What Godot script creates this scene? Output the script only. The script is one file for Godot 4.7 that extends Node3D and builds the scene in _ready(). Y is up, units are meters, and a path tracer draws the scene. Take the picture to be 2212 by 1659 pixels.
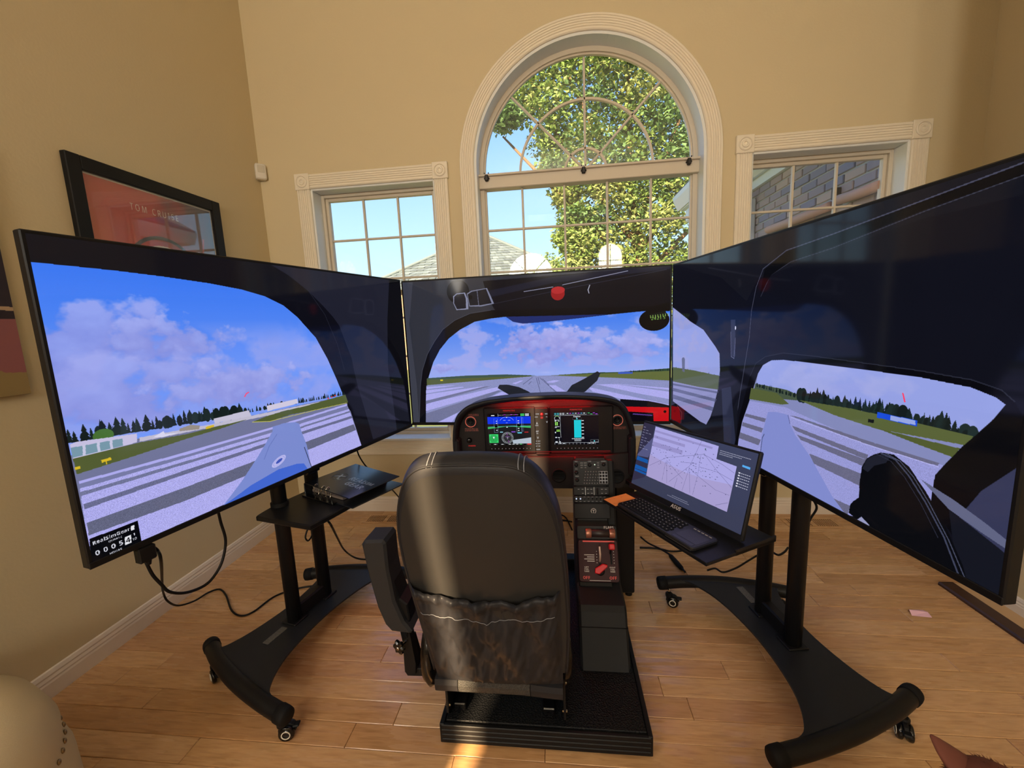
extends Node3D

const WALL_Z := -2.863
const LEFT_X := -2.006
const RIGHT_X := 2.476
var M := {}
var names := {}
var rng := RandomNumberGenerator.new()


# ---------------------------------------------------------------- mesh building
class MB:
	var st := SurfaceTool.new()
	var t := Transform3D()
	func _init(smooth := false):
		st.begin(Mesh.PRIMITIVE_TRIANGLES)
		st.set_smooth_group(0 if smooth else -1)
	func smooth(on: bool) -> MB:
		st.set_smooth_group(0 if on else -1)
		return self
	func tri(a: Vector3, b: Vector3, c: Vector3):  # counter-clockwise seen from outside
		for p in [a, c, b]:
			st.add_vertex(t * p)
	func quad(a: Vector3, b: Vector3, c: Vector3, d: Vector3):
		tri(a, b, c)
		tri(a, c, d)
	func quad_uv(p: Array, uv: Array):
		for k in [0, 2, 1, 0, 3, 2]:
			st.set_uv(uv[k])
			st.add_vertex(t * p[k])
	func box(lo: Vector3, hi: Vector3, ch := 0.0) -> MB:
		ch = minf(ch, 0.45 * minf(hi.x - lo.x, minf(hi.y - lo.y, hi.z - lo.z)))
		var c := (lo + hi) / 2.0
		var h := (hi - lo) / 2.0
		var i := h - Vector3(ch, ch, ch)
		for ax in 3:
			var b := (ax + 1) % 3
			var d := (ax + 2) % 3
			for s in [-1.0, 1.0]:
				var q := []
				for k in [[-1, -1], [1, -1], [1, 1], [-1, 1]]:
					var p := Vector3()
					p[ax] = s * h[ax]
					p[b] = k[0] * i[b]
					p[d] = k[1] * i[d]
					q.append(c + p)
				if s > 0: quad(q[0], q[1], q[2], q[3])
				else: quad(q[3], q[2], q[1], q[0])
		if ch <= 0.0:
			return self
		for ax in 3:
			var b := (ax + 1) % 3
			var d := (ax + 2) % 3
			for sb in [-1.0, 1.0]:
				for sd in [-1.0, 1.0]:
					var q := []
					for k in [[-1, 0], [1, 0], [1, 1], [-1, 1]]:
						var p := Vector3()
						p[ax] = k[0] * i[ax]
						p[b] = sb * (h[b] if k[1] == 0 else i[b])
						p[d] = sd * (i[d] if k[1] == 0 else h[d])
						q.append(c + p)
					if sb * sd > 0: quad(q[0], q[1], q[2], q[3])
					else: quad(q[3], q[2], q[1], q[0])
		for sx in [-1.0, 1.0]:
			for sy in [-1.0, 1.0]:
				for sz in [-1.0, 1.0]:
					var a := c + Vector3(sx * h.x, sy * i.y, sz * i.z)
					var b := c + Vector3(sx * i.x, sy * h.y, sz * i.z)
					var d := c + Vector3(sx * i.x, sy * i.y, sz * h.z)
					if sx * sy * sz > 0: tri(a, b, d)
					else: tri(a, d, b)
		return self
	func bar(a: Vector3, b: Vector3, w: float, h: float, ch := 0.0, up := Vector3.UP) -> MB:
		var f := (b - a).normalized()
		if absf(f.dot(up)) > 0.98: up = Vector3(0, 0, 1)
		var x := up.cross(f).normalized()
		var keep := t
		t = t * Transform3D(Basis(x, f.cross(x), f), (a + b) / 2.0)
		var l := a.distance_to(b) / 2.0
		box(Vector3(-w / 2, -h / 2, -l), Vector3(w / 2, h / 2, l), ch)
		t = keep
		return self
	func loft(rings: Array, cap0 := true, cap1 := true, closed := true) -> MB:  # rings run counter-clockwise seen from the last ring's end
		var n: int = rings[0].size()
		for k in rings.size() - 1:
			for j in (n if closed else n - 1):
				var j2 := (j + 1) % n
				quad(rings[k][j], rings[k][j2], rings[k + 1][j2], rings[k + 1][j])
		for end in 2:
			if (cap0 if end == 0 else cap1):
				var r: Array = rings[0] if end == 0 else rings[-1]
				var m := Vector3()
				for p in r: m += p / n
				for j in n:
					if end == 0: tri(m, r[(j + 1) % n], r[j])
					else: tri(m, r[j], r[(j + 1) % n])
		return self
	func lathe(prof: Array, n := 24, caps := true) -> MB:  # Vector2(radius, y) upwards round y
		var rings := []
		for p in prof:
			var r := []
			for j in n:
				var a := -TAU * j / n
				r.append(Vector3(cos(a) * p.x, p.y, sin(a) * p.x))
			rings.append(r)
		return loft(rings, caps and prof[0].x > 1e-5, caps and prof[-1].x > 1e-5)
	func tube(path: Array, rad, n := 12, caps := true) -> MB:
		var rings := []
		var up := Vector3.UP
		var f0: Vector3 = (path[1] - path[0]).normalized()
		if absf(f0.dot(up)) > 0.9: up = Vector3(1, 0, 0)
		for k in path.size():
			var f: Vector3 = (path[mini(k + 1, path.size() - 1)] - path[maxi(k - 1, 0)]).normalized()
			var x := up.cross(f).normalized()
			up = f.cross(x)
			var r := []
			var q: float = rad[k] if rad is Array else rad
			for j in n:
				var a := TAU * j / n
				r.append(path[k] + (x * cos(a) + up * sin(a)) * q)
			rings.append(r)
		return loft(rings, caps, caps)
	func prism(poly: PackedVector2Array, z0: float, z1: float, ch := 0.0) -> MB:  # polygon in xy, pulled along z
		if not Geometry2D.is_polygon_clockwise(poly):
			pass
		else:
			poly = poly.duplicate()
			poly.reverse()
		var inner := poly
		if ch > 0.0:
			var off := Geometry2D.offset_polygon(poly, -ch, Geometry2D.JOIN_MITER)
			if off.size() == 1 and off[0].size() == poly.size():
				inner = off[0]
				if Geometry2D.is_polygon_clockwise(inner): inner.reverse()
				var best := 0
				for k in inner.size():
					if inner[k].distance_to(poly[0]) < inner[best].distance_to(poly[0]): best = k
				var turned := PackedVector2Array()
				for k in inner.size(): turned.append(inner[(k + best) % inner.size()])
				inner = turned
			else:
				ch = 0.0
		var idx := Geometry2D.triangulate_polygon(inner)
		for k in range(0, idx.size(), 3):
			var a := inner[idx[k]]
			var b := inner[idx[k + 1]]
			var c := inner[idx[k + 2]]
			if (b - a).cross(c - a) < 0:
				var s := b
				b = c
				c = s
			tri(Vector3(a.x, a.y, z1), Vector3(b.x, b.y, z1), Vector3(c.x, c.y, z1))
			tri(Vector3(a.x, a.y, z0), Vector3(c.x, c.y, z0), Vector3(b.x, b.y, z0))
		var n := poly.size()
		for k in n:
			var p := poly[k]
			var q := poly[(k + 1) % n]
			quad(Vector3(p.x, p.y, z0 + ch), Vector3(q.x, q.y, z0 + ch), Vector3(q.x, q.y, z1 - ch), Vector3(p.x, p.y, z1 - ch))
			if ch > 0.0:
				var pi := inner[k]
				var qi := inner[(k + 1) % n]
				quad(Vector3(p.x, p.y, z1 - ch), Vector3(q.x, q.y, z1 - ch), Vector3(qi.x, qi.y, z1), Vector3(pi.x, pi.y, z1))
				quad(Vector3(pi.x, pi.y, z0), Vector3(qi.x, qi.y, z0), Vector3(q.x, q.y, z0 + ch), Vector3(p.x, p.y, z0 + ch))
		return self
	func done() -> ArrayMesh:
		st.generate_normals()
		return st.commit()


func mat(col: Color, rough := 0.6, metal := 0.0) -> StandardMaterial3D:
	var m := StandardMaterial3D.new()
	m.albedo_color = col
	m.roughness = rough
	m.metallic = metal
	return m


func c8(r: int, g: int, b: int) -> Color:
	return Color(r / 255.0, g / 255.0, b / 255.0)


func glow(col: Color, e := 1.0) -> StandardMaterial3D:
	var m := mat(Color(0.02, 0.02, 0.02), 0.4)
	m.emission_enabled = true
	m.emission = col
	m.emission_energy_multiplier = e
	return m


func dull(m: StandardMaterial3D, s := 0.32) -> StandardMaterial3D:
	m.metallic_specular = s
	return m


func noise_tex(size: int, freq: float, seed_: int, ramp: Array, kind := FastNoiseLite.TYPE_SIMPLEX_SMOOTH, octaves := 4, bump := 0.0) -> NoiseTexture2D:
	var n := FastNoiseLite.new()
	n.noise_type = kind
	n.frequency = freq
	n.seed = seed_
	n.fractal_octaves = octaves
	var tx := NoiseTexture2D.new()
	tx.width = size
	tx.height = size
	tx.seamless = true
	tx.noise = n
	if bump > 0.0:
		tx.as_normal_map = true
		tx.bump_strength = bump
	elif ramp.size():
		var g := Gradient.new()
		g.offsets = PackedFloat32Array()
		var offs := PackedFloat32Array()
		var cols := PackedColorArray()
		for r in ramp:
			offs.append(r[0])
			cols.append(r[1])
		g.offsets = offs
		g.colors = cols
		tx.color_ramp = g
	return tx


func numbered(called: String) -> String:
	if not names.has(called):
		names[called] = 0
		return called
	names[called] += 1
	return "%s_%03d" % [called, names[called]]


func tag(o: Node, label := "", category := "", group := "", kind := "") -> Node:
	for kv in [["label", label], ["category", category], ["group", group], ["kind", kind]]:
		if kv[1]: o.set_meta(kv[0], kv[1])
	return o


func thing(called: String, label: String, category: String, at := Transform3D(), group := "", kind := "") -> Node3D:
	var o := Node3D.new()
	o.name = numbered(called)
	o.transform = at
	add_child(o)
	tag(o, label, category, group, kind)
	return o


func put(called: String, mb, m: Material, parent: Node = null, at := Transform3D()) -> MeshInstance3D:
	var o := MeshInstance3D.new()
	o.mesh = mb.done() if mb is MB else mb
	o.material_override = m
	o.transform = at
	if parent == null:
		o.name = numbered(called)
		add_child(o)
	else:
		o.name = called
		parent.add_child(o, true)
	return o


func structure(called: String, mb, m: Material, parent: Node = null) -> MeshInstance3D:
	var o := put(called, mb, m, parent)
	if parent == null: o.set_meta("kind", "structure")
	return o


func v2(a: Array) -> PackedVector2Array:
	var p := PackedVector2Array()
	for k in range(0, a.size(), 2): p.append(Vector2(a[k], a[k + 1]))
	return p


func curve(pts: Array, n := 6) -> Array:  # Catmull-Rom through the points
	var out := []
	for k in pts.size() - 1:
		var a = pts[maxi(k - 1, 0)]
		var b = pts[k]
		var c = pts[k + 1]
		var d = pts[mini(k + 2, pts.size() - 1)]
		for j in n:
			var u := float(j) / n
			out.append(0.5 * ((2.0 * b) + (c - a) * u + (2.0 * a - 5.0 * b + 4.0 * c - d) * u * u + (3.0 * b - a - 3.0 * c + d) * u * u * u))
	out.append(pts[-1])
	return out


func disc(r: float, n := 24, c := Vector2.ZERO) -> PackedVector2Array:
	var p := PackedVector2Array()
	for k in n: p.append(c + Vector2.from_angle(TAU * k / n) * r)
	return p


func rrect(x0: float, y0: float, x1: float, y1: float, r: float, n := 5) -> PackedVector2Array:
	var p := PackedVector2Array()
	for q in [[x1 - r, y1 - r, 0.0], [x0 + r, y1 - r, PI / 2], [x0 + r, y0 + r, PI], [x1 - r, y0 + r, PI * 1.5]]:
		for k in n + 1: p.append(Vector2(q[0], q[1]) + Vector2.from_angle(q[2] + PI / 2 * k / n) * r)
	return p


func text_mesh(s: String, size: float, bold := false, depth := 0.0) -> TextMesh:
	var f := SystemFont.new()
	f.font_names = PackedStringArray(["Droid Sans"])
	f.font_weight = 700 if bold else 400
	var t := TextMesh.new()
	t.text = s
	t.font = f
	t.font_size = 32
	t.pixel_size = size / 32.0
	t.depth = depth
	t.curve_step = 1.5
	return t


# ---------------------------------------------------------------- pictures on screens and prints (coordinates in thousandths of the width and height)
class Cv:
	var im: Image
	var w: int
	var h: int
	func _init(w_: int, h_: int, col: Color):
		w = w_
		h = h_
		im = Image.create(w, h, false, Image.FORMAT_RGB8)
		im.fill(col)
	func spans(a: Array, out: Array):
		var n := a.size() / 2
		var ys := []
		var lo := 1e9
		var hi := -1e9
		for k in n:
			lo = minf(lo, a[2 * k + 1])
			hi = maxf(hi, a[2 * k + 1])
		for y in range(maxi(0, int(lo * h / 1000.0)), mini(h, int(hi * h / 1000.0) + 2)):
			var yy := (y + 0.5) * 1000.0 / h
			var xs := []
			for k in n:
				var x0: float = a[2 * k]
				var y0: float = a[2 * k + 1]
				var x1: float = a[(2 * k + 2) % (2 * n)]
				var y1: float = a[(2 * k + 3) % (2 * n)]
				if (y0 <= yy) != (y1 <= yy):
					xs.append(x0 + (x1 - x0) * (yy - y0) / (y1 - y0))
			xs.sort()
			for k in range(0, xs.size() - 1, 2):
				var i0 := clampi(roundi(xs[k] * w / 1000.0), 0, w)
				var i1 := clampi(roundi(xs[k + 1] * w / 1000.0), 0, w)
				if i1 > i0: out.append(Vector3i(i0, i1, y))
	func poly(a: Array, col: Color):
		var s := []
		spans(a, s)
		for q in s:
			im.fill_rect(Rect2i(q.x, q.z, q.y - q.x, 1), col)
	func poly_fn(a: Array, f: Callable):
		var s := []
		spans(a, s)
		for q in s:
			for x in range(q.x, q.y):
				im.set_pixel(x, q.z, f.call(x * 1000.0 / w, q.z * 1000.0 / h, im.get_pixel(x, q.z)))
	func line(a: Array, wide: float, col: Color):  # wide in thousandths of the width
		var asp := float(w) / h
		for k in range(0, a.size() - 3, 2):
			var p := Vector2(a[k], a[k + 1] / asp)
			var q := Vector2(a[k + 2], a[k + 3] / asp)
			var d := (q - p).normalized() * wide / 2
			var e := d.orthogonal()
			var r := [p - d + e, q + d + e, q + d - e, p - d - e]
			var flat := []
			for v in r: flat += [v.x, v.y * asp]
			poly(flat, col)
	func ell(cx: float, cy: float, rx: float, ry: float, col: Color, turn := 0.0):
		var asp := float(w) / h
		var flat := []
		for k in 28:
			var v := Vector2(cos(TAU * k / 28) * rx, sin(TAU * k / 28) * ry).rotated(turn)
			flat += [cx + v.x, cy + v.y * asp]
		poly(flat, col)
	func rect(x0: float, y0: float, x1: float, y1: float, col: Color):
		im.fill_rect(Rect2i(roundi(x0 * w / 1000), roundi(y0 * h / 1000), maxi(1, roundi((x1 - x0) * w / 1000)), maxi(1, roundi((y1 - y0) * h / 1000))), col)
	func text(t: TextMesh, x: float, y: float, col: Color, along := Vector2(1, 0), down := Vector2(0, 1)):  # centred; one unit of the mesh is 1000
		var arr := t.get_mesh_arrays()
		var vs: PackedVector3Array = arr[Mesh.ARRAY_VERTEX]
		var ix = arr[Mesh.ARRAY_INDEX]
		var m: int = ix.size() if ix != null else vs.size()
		for k in range(0, m, 3):
			var flat := []
			for j in 3:
				var v: Vector3 = vs[ix[k + j] if ix != null else k + j]
				var p := along * v.x * 1000.0 - down * v.y * 1000.0
				flat += [x + p.x, y + p.y]
			poly(flat, col)
	func tex() -> ImageTexture:
		im.generate_mipmaps()
		return ImageTexture.create_from_image(im)


func fbm(seed_: int, freq: float, oct := 5) -> FastNoiseLite:
	var n := FastNoiseLite.new()
	n.noise_type = FastNoiseLite.TYPE_SIMPLEX_SMOOTH
	n.seed = seed_
	n.frequency = freq
	n.fractal_octaves = oct
	return n


func screen_mat(tx: Texture2D, e := 1.0, rough := 0.07) -> StandardMaterial3D:
	var m := mat(Color(0.012, 0.012, 0.014), rough)
	m.metallic_specular = 0.37
	m.emission_enabled = true
	m.emission = Color.WHITE
	m.emission_texture = tx
	m.emission_operator = BaseMaterial3D.EMISSION_OP_MULTIPLY
	m.emission_energy_multiplier = e
	return m


# ---------------------------------------------------------------- the scene
func _ready():
	rng.seed = 7
	# camera
	var cam := Camera3D.new()
	cam.name = "camera"
	cam.transform = Transform3D(Basis(Vector3(0.9935, -0.0432, -0.10528), Vector3(0.02695, 0.98814, -0.15115), Vector3(0.11056, 0.14733, 0.98289)).orthonormalized(), Vector3(0, 1.37, 0))
	cam.fov = 85.18
	cam.near = 0.03
	cam.far = 200.0
	add_child(cam)
	# sky
	var sky_m := ProceduralSkyMaterial.new()
	sky_m.sky_top_color = c8(0, 132, 232)
	sky_m.sky_horizon_color = c8(214, 248, 254)
	sky_m.sky_curve = 0.3
	sky_m.ground_bottom_color = c8(70, 80, 60)
	sky_m.ground_horizon_color = c8(190, 200, 190)
	sky_m.sky_energy_multiplier = 1.2
	sky_m.sun_angle_max = 0.0
	var env := Environment.new()
	env.background_mode = Environment.BG_SKY
	env.sky = Sky.new()
	env.sky.sky_material = sky_m
	env.tonemap_mode = Environment.TONE_MAPPER_LINEAR
	env.tonemap_exposure = 1.0
	env.sdfgi_enabled = true
	env.ssao_enabled = true
	env.ssil_enabled = true
	var we := WorldEnvironment.new()
	we.name = "world"
	we.environment = env
	add_child(we)
	# the low sun behind the house
	var sun := DirectionalLight3D.new()
	sun.name = "sun"
	sun.light_color = Color(1.0, 0.86, 0.66)
	sun.light_energy = 9.0
	sun.light_angular_distance = 0.55
	sun.shadow_enabled = true
	sun.sky_mode = DirectionalLight3D.SKY_MODE_LIGHT_ONLY
	sun.transform = Transform3D(Basis.looking_at(Vector3(0.283, -0.5, -1.0)), Vector3(0, 20, 20))
	add_child(sun)
	# area lights out of view outside the rear arched windows, lighting the back wall
	area_light("half_round_window_daylight", Vector3(-0.6, 2.72, 4.5), Vector3(0, 0, -1), Vector2(1.1, 0.56), Color(1.0, 0.965, 0.9), 15.0)
	area_light("narrow_window_daylight", Vector3(1.3, 2.78, 4.5), Vector3(0, 0, -1), Vector2(0.56, 0.68), Color(1.0, 0.965, 0.9), 3.5)
	# added fill lamp aimed at the ceiling to brighten the whole room
	area_light("added_fill_light", Vector3(0.3, 3.62, 3.2), Vector3(0, 1, -0.15), Vector2(1.6, 0.5), Color(1.0, 0.96, 0.9), 6.0)
	area_light("unseen_left_light", Vector3(-1.95, 2.35, 1.5), Vector3(1, -0.4, -0.35), Vector2(0.9, 1.1), Color(1.0, 0.96, 0.9), 4.0)  # out of view, placed to light the floor on the right
	materials()
	room()
	windows()
	outside()
	tv_screens()
	tv_stands()
	simulator()
	seat()
	tray_group()
	small_things()
	cables()
	figures()


func area_light(called: String, at: Vector3, towards: Vector3, size: Vector2, col: Color, e: float):
	var l := AreaLight3D.new()
	l.name = called
	l.area_size = size
	l.light_color = col
	l.light_energy = e
	l.area_normalize_energy = true
	l.shadow_enabled = true
	l.set("area_range", 20.0)
	l.set("area_attenuation", 2.0)
	l.transform = Transform3D(Basis.looking_at(towards.normalized(), Vector3.UP if absf(towards.normalized().y) < 0.95 else Vector3(0, 0, 1)), at)
	add_child(l)


func materials():
	M.wall = mat(c8(212, 196, 160), 0.75)
	M.wall.roughness = 0.8
	M.wall.normal_enabled = true
	M.wall.normal_texture = noise_tex(512, 0.05, 3, [], FastNoiseLite.TYPE_SIMPLEX_SMOOTH, 3, 1.2)
	M.wall.normal_scale = 0.25
	M.wall.uv1_triplanar = true
	M.wall.uv1_world_triplanar = true
	M.wall.uv1_scale = Vector3(2.2, 2.2, 2.2)
	M.ceiling = mat(c8(235, 228, 214), 0.9)
	M.trim = mat(c8(236, 226, 206), 0.45)
	M.jamb = mat(c8(232, 234, 232), 0.5)
	M.sash = mat(c8(214, 203, 184), 0.45)
	M.base = mat(c8(226, 214, 200), 0.5)
	M.glass = mat(Color(1, 1, 1, 0.04), 0.02)
	M.glass.transparency = BaseMaterial3D.TRANSPARENCY_ALPHA
	M.clip = mat(c8(28, 24, 22), 0.5)
	M.black = mat(c8(20, 20, 22), 0.45)
	M.black_matt = mat(c8(17, 17, 19), 0.7)
	M.black_gloss = mat(c8(12, 12, 14), 0.18)
	M.powder = mat(c8(30, 32, 37), 0.42)
	M.powder.normal_enabled = true
	M.powder.normal_texture = noise_tex(256, 0.2, 5, [], FastNoiseLite.TYPE_SIMPLEX_SMOOTH, 2, 2.0)
	M.powder.normal_scale = 0.12
	M.powder.uv1_triplanar = true
	M.powder.uv1_scale = Vector3(9, 9, 9)
	M.chrome = mat(c8(190, 185, 175), 0.2, 1.0)
	M.steel = mat(c8(130, 130, 130), 0.35, 1.0)
	M.plastic_white = mat(c8(225, 218, 205), 0.5)
	M.leather = mat(c8(38, 38, 42), 0.4)
	M.leather.normal_enabled = true
	M.leather.normal_texture = noise_tex(512, 0.09, 11, [], FastNoiseLite.TYPE_CELLULAR, 2, 2.5)
	M.leather.normal_scale = 0.12
	M.leather.uv1_triplanar = true
	M.leather.uv1_scale = Vector3(6, 6, 6)
	M.stitch = mat(c8(118, 120, 128), 0.6)
	M.cable = mat(c8(14, 14, 16), 0.45)
	M.red = mat(c8(205, 22, 34), 0.5)
	M.paper = mat(c8(232, 226, 214), 0.8)
	for k in ['black', 'black_matt', 'powder', 'leather', 'cable']: dull(M[k])
	# maple boards: grain runs along x; each tone is a material of its own
	M.floor = []
	var grain := noise_tex(1024, 0.012, 21, [[0.0, Color(0.86, 0.83, 0.8)], [0.42, Color(0.97, 0.96, 0.95)], [0.6, Color(1, 1, 1)], [1.0, Color(0.92, 0.9, 0.87)]], FastNoiseLite.TYPE_SIMPLEX_SMOOTH, 5)
	var worn := noise_tex(512, 0.011, 33, [[0.0, Color(0.13, 0.13, 0.13)], [0.5, Color(0.2, 0.2, 0.2)], [0.58, Color(0.44, 0.44, 0.44)], [1.0, Color(0.55, 0.55, 0.55)]], FastNoiseLite.TYPE_SIMPLEX_SMOOTH, 5)
	for k in 7:
		var m := mat([c8(204, 162, 116), c8(198, 154, 108), c8(208, 166, 120), c8(192, 148, 103), c8(201, 158, 112), c8(212, 172, 128), c8(196, 152, 110)][k], 1.0)
		m.albedo_texture = grain
		m.roughness_texture = worn
		m.uv1_triplanar = true
		m.uv1_world_triplanar = true
		m.uv1_scale = Vector3(0.45, 1.0, 4.0)
		m.uv1_offset = Vector3(0.13 * k, 0, 0.37 * k)
		M.floor.append(m)
	M.label_metal = mat(c8(120, 120, 118), 0.5, 0.3)
	M.label_metal.albedo_texture = noise_tex(128, 0.09, 17, [[0.0, Color(0.25, 0.25, 0.25)], [0.5, Color(0.75, 0.75, 0.75)], [1.0, Color(1, 1, 1)]])
	M.label_metal.uv1_triplanar = true
	M.label_metal.uv1_scale = Vector3(14, 14, 40)
	M.shelf = mat(c8(22, 22, 24), 0.35)
	M.rubber = mat(c8(16, 17, 20), 0.55)
	M.rubber.normal_enabled = true
	M.rubber.normal_texture = noise_tex(256, 0.11, 9, [], FastNoiseLite.TYPE_CELLULAR, 1, 6.0)
	M.rubber.normal_scale = 0.6
	M.rubber.uv1_triplanar = true
	M.rubber.uv1_scale = Vector3(6, 6, 6)
	M.hood = mat(c8(26, 26, 29), 0.5)
	M.panel = mat(c8(34, 30, 31), 0.6)
	M.bezel = mat(c8(20, 19, 21), 0.45)
	M.console = mat(c8(29, 30, 32), 0.6)
	M.key = mat(c8(30, 30, 32), 0.5)
	M.pad = mat(c8(126, 128, 134), 0.5)
	M.backlit = glow(c8(205, 208, 214), 0.75)
	M.dimlit = glow(c8(160, 150, 140), 0.4)
	M.redlit = glow(c8(210, 40, 40), 0.7)
	M.vent_ring = mat(c8(235, 130, 120), 0.4)
	M.emblem = mat(c8(190, 180, 176), 0.5)
	M.throttle = mat(c8(50, 12, 17), 0.5)
	M.redstripe = mat(c8(222, 70, 66), 0.5)
	M.copper = mat(c8(176, 120, 100), 0.35, 0.6)
	M.flap = mat(c8(44, 34, 34), 0.45)
	M.ivory = mat(c8(216, 190, 176), 0.4)
	M.leather_back = mat(c8(43, 42, 42), 0.42)
	M.perforated = mat(c8(52, 51, 50), 0.5)
	M.perforated.normal_enabled = true
	M.perforated.normal_texture = noise_tex(256, 0.14, 19, [], FastNoiseLite.TYPE_CELLULAR, 1, 8.0)
	M.perforated.uv1_triplanar = true
	M.perforated.uv1_scale = Vector3(12, 12, 12)
	M.armrest = mat(c8(44, 44, 46), 0.6)
	M.keyboard = mat(c8(26, 26, 28), 0.4)
	M.touchpad = mat(c8(34, 34, 37), 0.3)
	M.legend = mat(c8(150, 146, 140), 0.5)
	M.note = mat(c8(240, 150, 74), 0.85)
	var nc := Cv.new(128, 192, Color.WHITE)
	for k in 12:
		for j in 11: nc.rect(140 + j * 62, 120 + k * 66, 140 + j * 62 + rng.randf_range(20, 54), 128 + k * 66 + rng.randf_range(0, 20), Color(0.82, 0.74, 0.7))
	M.note.albedo_texture = nc.tex()
	M.note.uv1_triplanar = true
	M.note.uv1_scale = Vector3(13, 13, 9)
	M.page = mat(c8(108, 98, 92), 0.8)
	M.binder = mat(c8(24, 27, 31), 0.22)
	M.silver = mat(c8(150, 158, 164), 0.35, 0.7)
	M.linen = mat(c8(206, 188, 152), 0.9)
	M.linen.normal_enabled = true
	M.linen.normal_texture = noise_tex(256, 0.25, 29, [], FastNoiseLite.TYPE_SIMPLEX, 2, 4.0)
	M.linen.normal_scale = 0.3
	M.linen.uv1_triplanar = true
	M.linen.uv1_scale = Vector3(8, 8, 8)
	M.nail = mat(c8(150, 132, 104), 0.35, 0.8)
	M.fur = mat(c8(98, 52, 40), 0.85)
	for k in ['shelf', 'rubber', 'hood', 'panel', 'bezel', 'console', 'throttle', 'armrest', 'leather_back']: dull(M[k])
	M.bark = mat(c8(104, 84, 66), 0.9)
	M.leaf = []
	for k in 3:
		var m := mat([c8(100, 128, 70), c8(72, 104, 66), c8(118, 134, 84)][k], 0.55)
		m.backlight_enabled = true
		m.backlight = [c8(70, 86, 30), c8(50, 74, 30), c8(84, 86, 36)][k]
		M.leaf.append(m)
	M.shingle = [mat(c8(100, 118, 130), 0.9), mat(c8(88, 106, 118), 0.9), mat(c8(78, 94, 106), 0.9)]
	M.brick = [mat(c8(168, 146, 142), 0.85), mat(c8(150, 138, 146), 0.85), mat(c8(184, 160, 148), 0.85), mat(c8(134, 130, 146), 0.85)]
	M.eave = mat(c8(232, 236, 238), 0.5)
	M.clay = mat(c8(190, 150, 134), 0.8)
	M.gap = mat(c8(66, 40, 24), 0.9)
	M.dark_wood = mat(c8(60, 38, 30), 0.4)


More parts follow.
